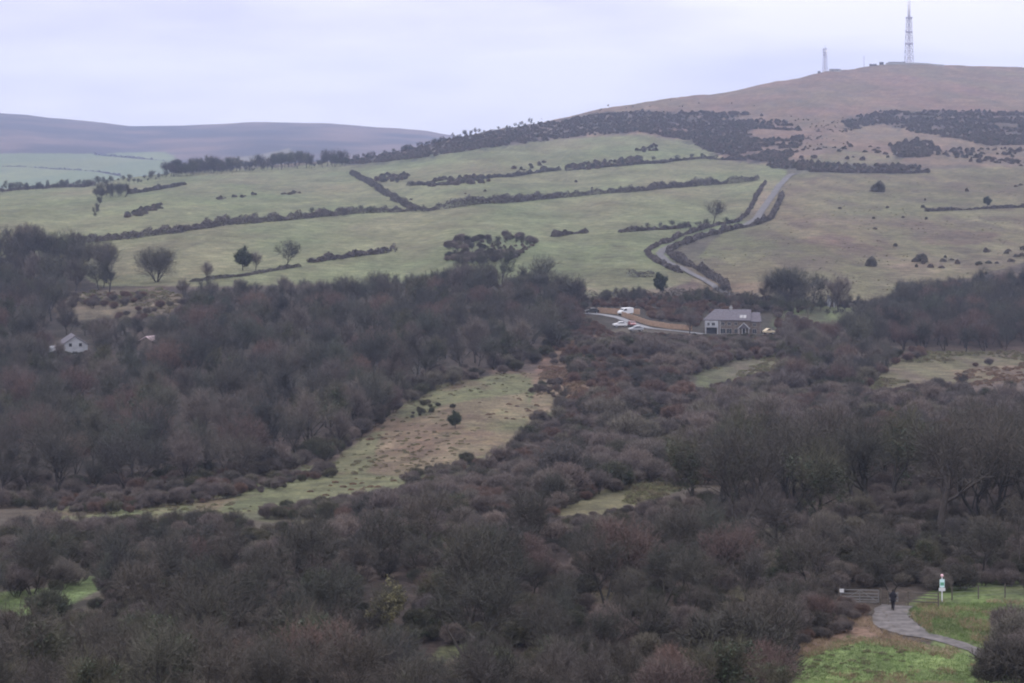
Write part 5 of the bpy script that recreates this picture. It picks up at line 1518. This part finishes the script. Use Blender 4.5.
def walker():
    p, m = site(893, 610.5)
    # walking away from the camera (local +y is forward), arms bent in front
    hp = .93
    J = {'pelvis': ((0, 0, hp), .13), 'waist': ((0, .01, 1.10), .115), 'chest': ((0, .03, 1.30), .135), 'neck0': ((0, .04, 1.46), .07), 'neck': ((0, .05, 1.53), .052),
         'head': ((0, .075, 1.62), .082), 'crown': ((0, .07, 1.71), .070)}
    E_ = [('pelvis', 'waist'), ('waist', 'chest'), ('chest', 'neck0'), ('neck0', 'neck'), ('neck', 'head'), ('head', 'crown')]
    legs = {'l': [(-.09, .0, .88), (-.085, .14, .50), (-.08, .10, .10), (-.085, .24, .04)], 'r': [(.09, .0, .88), (.075, -.02, .49), (.075, -.26, .14), (.08, -.16, .045)]}
    arms = {'l': [(-.185, .03, 1.40), (-.25, .02, 1.13), (-.17, .24, 1.04), (-.14, .31, 1.04)], 'r': [(.185, .03, 1.40), (.25, .02, 1.13), (.17, .24, 1.04), (.14, .31, 1.04)]}
    for s in 'lr':
        for i, (c, r_) in enumerate(zip(legs[s], (.088, .06, .042, .035))):
            J['leg%s%d' % (s, i)] = (c, r_)
            E_.append(('pelvis' if i == 0 else 'leg%s%d' % (s, i - 1), 'leg%s%d' % (s, i)))
        for i, (c, r_) in enumerate(zip(arms[s], (.045, .04, .03, .034))):
            J['arm%s%d' % (s, i)] = (c, r_)
            E_.append(('neck0' if i == 0 else 'arm%s%d' % (s, i - 1), 'arm%s%d' % (s, i)))
        hx, hy, hz = arms[s][3]; sg = -1 if s == 'l' else 1
        for f in range(4):
            o = (f - 1.5) * .019
            a = 'f%s%d' % (s, f)
            ln = (.032, .037, .035, .027)[f]
            J[a + 'a'] = ((hx + o * .5, hy + .045, hz - o), .0095); J[a + 'b'] = ((hx + o * .5 - sg * .012, hy + .045 + ln, hz - o - .012), .0085); J[a + 'c'] = ((hx + o * .5 - sg * .03, hy + .035 + ln, hz - o - .035), .0075)
            E_ += [('arm%s3' % s, a + 'a'), (a + 'a', a + 'b'), (a + 'b', a + 'c')]
        J['t%sa' % s] = ((hx - sg * .03, hy + .01, hz + .025), .011); J['t%sb' % s] = ((hx - sg * .045, hy + .045, hz + .03), .009)
        E_ += [('arm%s3' % s, 't%sa' % s), ('t%sa' % s, 't%sb' % s)]
    r = empty('person', tuple(p), face_cam(p) + R(-6), 'walker in a dark coat and black trousers heading through the gate on the path', 'person')
    names = list(J)
    ix = {n: i for i, n in enumerate(names)}
    body = skinned('body', [J[n][0] for n in names], [(ix[a], ix[b]) for a, b in E_], [J[n][1] for n in names], M['skin'], r)

    c = MB(); n_ = 20; prof = [(.235, .155, .74), (.225, .150, .86), (.215, .145, 1.0), (.205, .140, 1.12), (.225, .150, 1.26), (.235, .150, 1.38), (.20, .125, 1.47), (.10, .085, 1.54), (.085, .08, 1.57)]
    for (rx, ry, z) in prof:
        for i in range(n_):
            t = 2 * math.pi * i / n_
            c.v.append((rx * math.cos(t) * (1 + .03 * math.sin(3 * t + z * 9)), .02 + ry * math.sin(t) + (z - 1) * .05, z))
    for k_ in range(len(prof) - 1):
        for i in range(n_):
            j = (i + 1) % n_
            c.f.append((k_ * n_ + i, k_ * n_ + j, (k_ + 1) * n_ + j, (k_ + 1) * n_ + i))
    c.f.append(tuple(reversed(range(n_)))); c.f.append(tuple((len(prof) - 1) * n_ + i for i in range(n_)))
    c.build('coat', M['coat'], r, smooth=True)
    for s in 'lr':
        A = arms[s]
        skinned('sleeve', [(A[0][0] * .8, A[0][1], A[0][2]), A[1], tuple(.85 * q + .15 * w for q, w in zip(A[2], A[1]))], [(0, 1), (1, 2)], [.118, .082, .055], M['coat'], r)
        G = legs[s]
        skinned('trouser_leg', [(G[0][0] * .9, .0, .93), G[1], (G[2][0], G[2][1], G[2][2] + .02)], [(0, 1), (1, 2)], [.118, .088, .07], M['trousers'], r)
    for s in 'lr':
        a, b = legs[s][2], legs[s][3]
        skinned('boot', [(a[0], a[1], a[2] + .06), (a[0], a[1], a[2] - .045), (b[0], b[1], b[2])], [(0, 1), (1, 2)], [.062, .058, .045], M['boots'], r)
    skinned('hair', [(0, .02, 1.53), (0, .04, 1.62), (0, .05, 1.69), (0, .06, 1.76)], [(0, 1), (1, 2), (2, 3)], [.09, .105, .108, .08], M['hair'], r)
    f = MB(); f.lathe([(.004, 0), (.016, .01), (.012, .045)], (0, .165, 1.60), 8); f.build('nose', M['skin'], body)
    for sx in (-1, 1):
        f = MB(); f.lathe([(.004, -.012), (.013, 0), (.004, .012)], (sx * .03, .148, 1.645), 8); f.build('eye', M['hair'], body)
        f = MB(); f.lathe([(.006, -.03), (.018, 0), (.008, .03)], (sx * .088, .07, 1.62), 8, sx=.6); f.build('ear', M['skin'], body)


farmhouse(); white_house(); hut(); hilltop()
wall_along('timber_fence', [(598, 313.5), (612, 314), (640, 314.5)], 1.7, .2, M['tan'], 'tan timber fence behind the parked white van', M['tan'], 'fence')
wall_along('timber_fence', [(622, 317.5), (636, 321.5), (650, 325.5), (670, 328.5), (692, 330)], 1.45, .2, M['tan'], 'long tan timber fence following the curve of the pale drive', M['tan'], 'fence')
wall_along('roadside_wall', [(812, 306), (840, 305.5), (872, 306)], 1.0, .5, M['darkstone'], 'low grey stone wall along the road by the white hut')
vehicle('van', 625.5, 315.5, R(35), 4.8, 1.95, 2.0, M['whitepaint'], 'white van parked against the tan fence at the top of the drive', 'van', True)
vehicle('parked_car', 592, 314, R(10), 4.2, 1.75, 1.45, M['carblack'], 'black car parked left of the tan fence', 'car')
vehicle('parked_car', 620, 327.5, R(8), 4.1, 1.7, 1.4, M['whitepaint'], 'white car parked below the bend of the drive, leftmost of three', 'car')
vehicle('parked_car', 632, 326.5, R(100), 3.9, 1.7, 1.4, M['carred'], 'red car parked below the bend of the drive', 'car')
vehicle('parked_car', 636, 332, R(15), 4.2, 1.7, 1.4, M['carsilver'], 'silver car parked lowest below the bend of the drive', 'car')
vehicle('parked_car', 769, 334, R(200), 3.4, 1.65, 1.5, M['carcream'], 'cream car parked at the right end of the slate roofed house', 'car')
utility_pole(808, 332, 29, 'wooden utility pole on the slope right of the slate roofed house')
field_gate(); kissing_gate(); signpost(); walker()
fence([(952, 601), (975, 600), (1000, 599), (1040, 598), (1080, 597)], 'post and wire fence right of the signpost')


# ------------------------------------------------------------------ grass
def turf(name, poly, n, L, m, seed, label, thin=-1., tuft=6):
    rng = np.random.RandomState(seed)
    us = [q[0] for q in poly]; vs = [q[1] for q in poly]
    U = rng.uniform(min(us), max(us), n); V = rng.uniform(min(vs), max(vs), n)
    P = ground(U, V)
    k = inpoly(poly, U, V) & (fbm(P[:, 0] / 2.5, P[:, 1] / 3.5, seed, 3) > thin)
    P = np.repeat(P[k], tuft, 0)
    P = P + rng.normal(0, .10, P.shape) * np.array([1, 1, 0]); P[:, 2] -= .06
    D = norm(rng.normal(0, .45, P.shape) + np.array([0, 0, 1.]))
    v, t, _, _ = ribbons(P, D, L * rng.uniform(.5, 1.3, len(P)), np.full(len(P), .03), rng, .4)
    o = link(name, mesh_tris(name, v, t, mats=[m])); o['kind'] = 'stuff'; o['label'] = label


GR = [(775, 700), (800, 655), (850, 634), (930, 644), (985, 660), (975, 720), (780, 720)]
turf('grass', GR, 9000, .22, M['grassblade'], 1, 'short bright green grass at the bottom right')
turf('grass', [(905, 612), (925, 604), (1010, 604), (1030, 640), (985, 646), (930, 634)], 5000, .3, M['grassblade'], 2, 'rough grass between path and fence')
turf('dry_grass', [(905, 612), (925, 602), (1030, 602), (1030, 640), (985, 646), (930, 634)], 3500, .4, M['drygrass'], 3, 'straw coloured dead grass around the signpost', .05)
turf('dry_grass', [(790, 664), (800, 645), (850, 612), (872, 620), (890, 634), (960, 650), (950, 660), (860, 642)], 3500, .4, M['drygrass'], 4, 'straw coloured dead grass on the bank beside the path', -.05)
turf('dry_grass', [(790, 690), (800, 672), (870, 676), (960, 668), (985, 664), (985, 700), (790, 700)], 2600, .4, M['drygrass'], 6, 'dead brown grass along the bottom of the bright green patch', .0)
turf('grass', [(890, 604), (880, 612), (868, 617), (880, 624), (905, 638), (960, 654), (960, 650), (915, 636), (897, 626), (888, 618), (900, 606)], 1600, .2, M['drygrass'], 8, 'dead grass creeping over the path edge', -.1)
turf('grass', [(-60, 614), (0, 592), (60, 586), (98, 578), (100, 590), (40, 612)], 500, .25, M['grassblade'], 5, 'bright grass strip at the far left')


# ------------------------------------------------------------------ air
def build_haze(density=8.8e-5):
    b = MB(); b.box(-7400, 7400, -60, 8200, -92, 330)
    m = bpy.data.materials.new('haze_air'); m.use_nodes = True
    nt = m.node_tree; nt.nodes.remove(nt.nodes['Principled BSDF'])
    pv = nt.nodes.new('ShaderNodeVolumePrincipled')
    pv.inputs['Color'].default_value = (.54, .66, 1, 1); pv.inputs['Density'].default_value = density; pv.inputs['Anisotropy'].default_value = 0
    nt.links.new(pv.outputs[0], nt.nodes['Material Output'].inputs['Volume'])
    o = b.build('haze', m); o['kind'] = 'stuff'; o['label'] = 'blue winter haze filling the valley'


build_haze()

# ------------------------------------------------------------------ sky, sun, camera
SUN_EL, SUN_AZ = R(38), R(215)


def build_world():
    w = bpy.data.worlds.new('World'); SC.world = w; w.use_nodes = True
    nt = w.node_tree; N = nt.nodes; L = nt.links
    bg = N['Background']; bg.inputs['Strength'].default_value = .1
    sky = N.new('ShaderNodeTexSky'); sky.sky_type = 'NISHITA'; sky.sun_disc = False
    sky.sun_elevation = SUN_EL; sky.sun_rotation = SUN_AZ; sky.dust_density = 4
    tc = N.new('ShaderNodeTexCoord'); sp = N.new('ShaderNodeSeparateXYZ'); L.new(tc.outputs['Generated'], sp.inputs[0])

    def mth(op, a, b=None, c=None):
        n = N.new('ShaderNodeMath'); n.operation = op
        for i, q in enumerate((a, b, c)):
            if q is None: continue
            if isinstance(q, (int, float)): n.inputs[i].default_value = q
            else: L.new(q, n.inputs[i])
        return n.outputs[0]
    up = mth('MAXIMUM', sp.outputs['Z'], 0.0)
    lum = mth('MULTIPLY_ADD', up, 2.0, 1.0)                      # overcast dome: brighter overhead
    mp = N.new('ShaderNodeMapping'); mp.inputs['Scale'].default_value = (5, 5, 22); L.new(tc.outputs['Generated'], mp.inputs['Vector'])
    no = N.new('ShaderNodeTexNoise'); no.inputs['Scale'].default_value = 1.3; no.inputs['Detail'].default_value = 4; no.inputs['Roughness'].default_value = .45
    L.new(mp.outputs[0], no.inputs['Vector'])
    side = mth('MULTIPLY_ADD', sp.outputs['X'], 1.5, .42)
    side = mth('MULTIPLY_ADD', up, 5.0, side)
    f = mth('ADD', side, mth('MULTIPLY', mth('SUBTRACT', no.outputs['Fac'], .5), 3.4))
    cl = N.new('ShaderNodeClamp'); L.new(f, cl.inputs[0])
    mx = N.new('ShaderNodeMix'); mx.data_type = 'RGBA'; L.new(cl.outputs[0], mx.inputs['Factor'])
    mx.inputs['A'].default_value = (7.6, 7.5, 9.5, 1); mx.inputs['B'].default_value = (10.3, 10.0, 10.7, 1)
    sc = N.new('ShaderNodeVectorMath'); sc.operation = 'SCALE'; L.new(mx.outputs['Result'], sc.inputs[0]); L.new(lum, sc.inputs['Scale'])
    m2 = N.new('ShaderNodeMix'); m2.data_type = 'RGBA'; m2.inputs['Factor'].default_value = .96
    L.new(sky.outputs[0], m2.inputs['A']); L.new(sc.outputs[0], m2.inputs['B'])
    m3 = N.new('ShaderNodeMix'); m3.data_type = 'RGBA'
    L.new(mth('LESS_THAN', sp.outputs['Z'], -.003), m3.inputs['Factor']); L.new(m2.outputs['Result'], m3.inputs['A'])
    m3.inputs['B'].default_value = (2.2, 2.2, 2.3, 1)
    L.new(m3.outputs['Result'], bg.inputs['Color'])


build_world()
sl = bpy.data.lights.new('sun', 'SUN'); sl.energy = .7; sl.angle = R(30); sl.color = (1, .95, .9)
so = bpy.data.objects.new('sun', sl); COL.objects.link(so)
so.rotation_euler = (math.pi / 2 - SUN_EL, 0, math.pi - SUN_AZ)

cam = bpy.data.cameras.new('camera'); co = bpy.data.objects.new('camera', cam); COL.objects.link(co)
co.location = (0, 0, 0); co.rotation_euler = (math.pi / 2, 0, 0)
cam.sensor_width = 36; cam.lens = F / 1024 * 36; cam.shift_y = -(341.5 - V0) / 1024
cam.clip_start = .5; cam.clip_end = 20000
SC.camera = co
SC.view_settings.view_transform = 'Standard'; SC.view_settings.look = 'None'; SC.view_settings.exposure = 0; SC.view_settings.gamma = 1
SC.render.engine = 'CYCLES'
cy = SC.cycles
cy.use_denoising = True
cy.max_bounces = 5; cy.diffuse_bounces = 3; cy.glossy_bounces = 1; cy.transmission_bounces = 1; cy.volume_bounces = 0; cy.transparent_max_bounces = 4
cy.pixel_filter_type = 'BLACKMAN_HARRIS'; cy.filter_width = 2.0
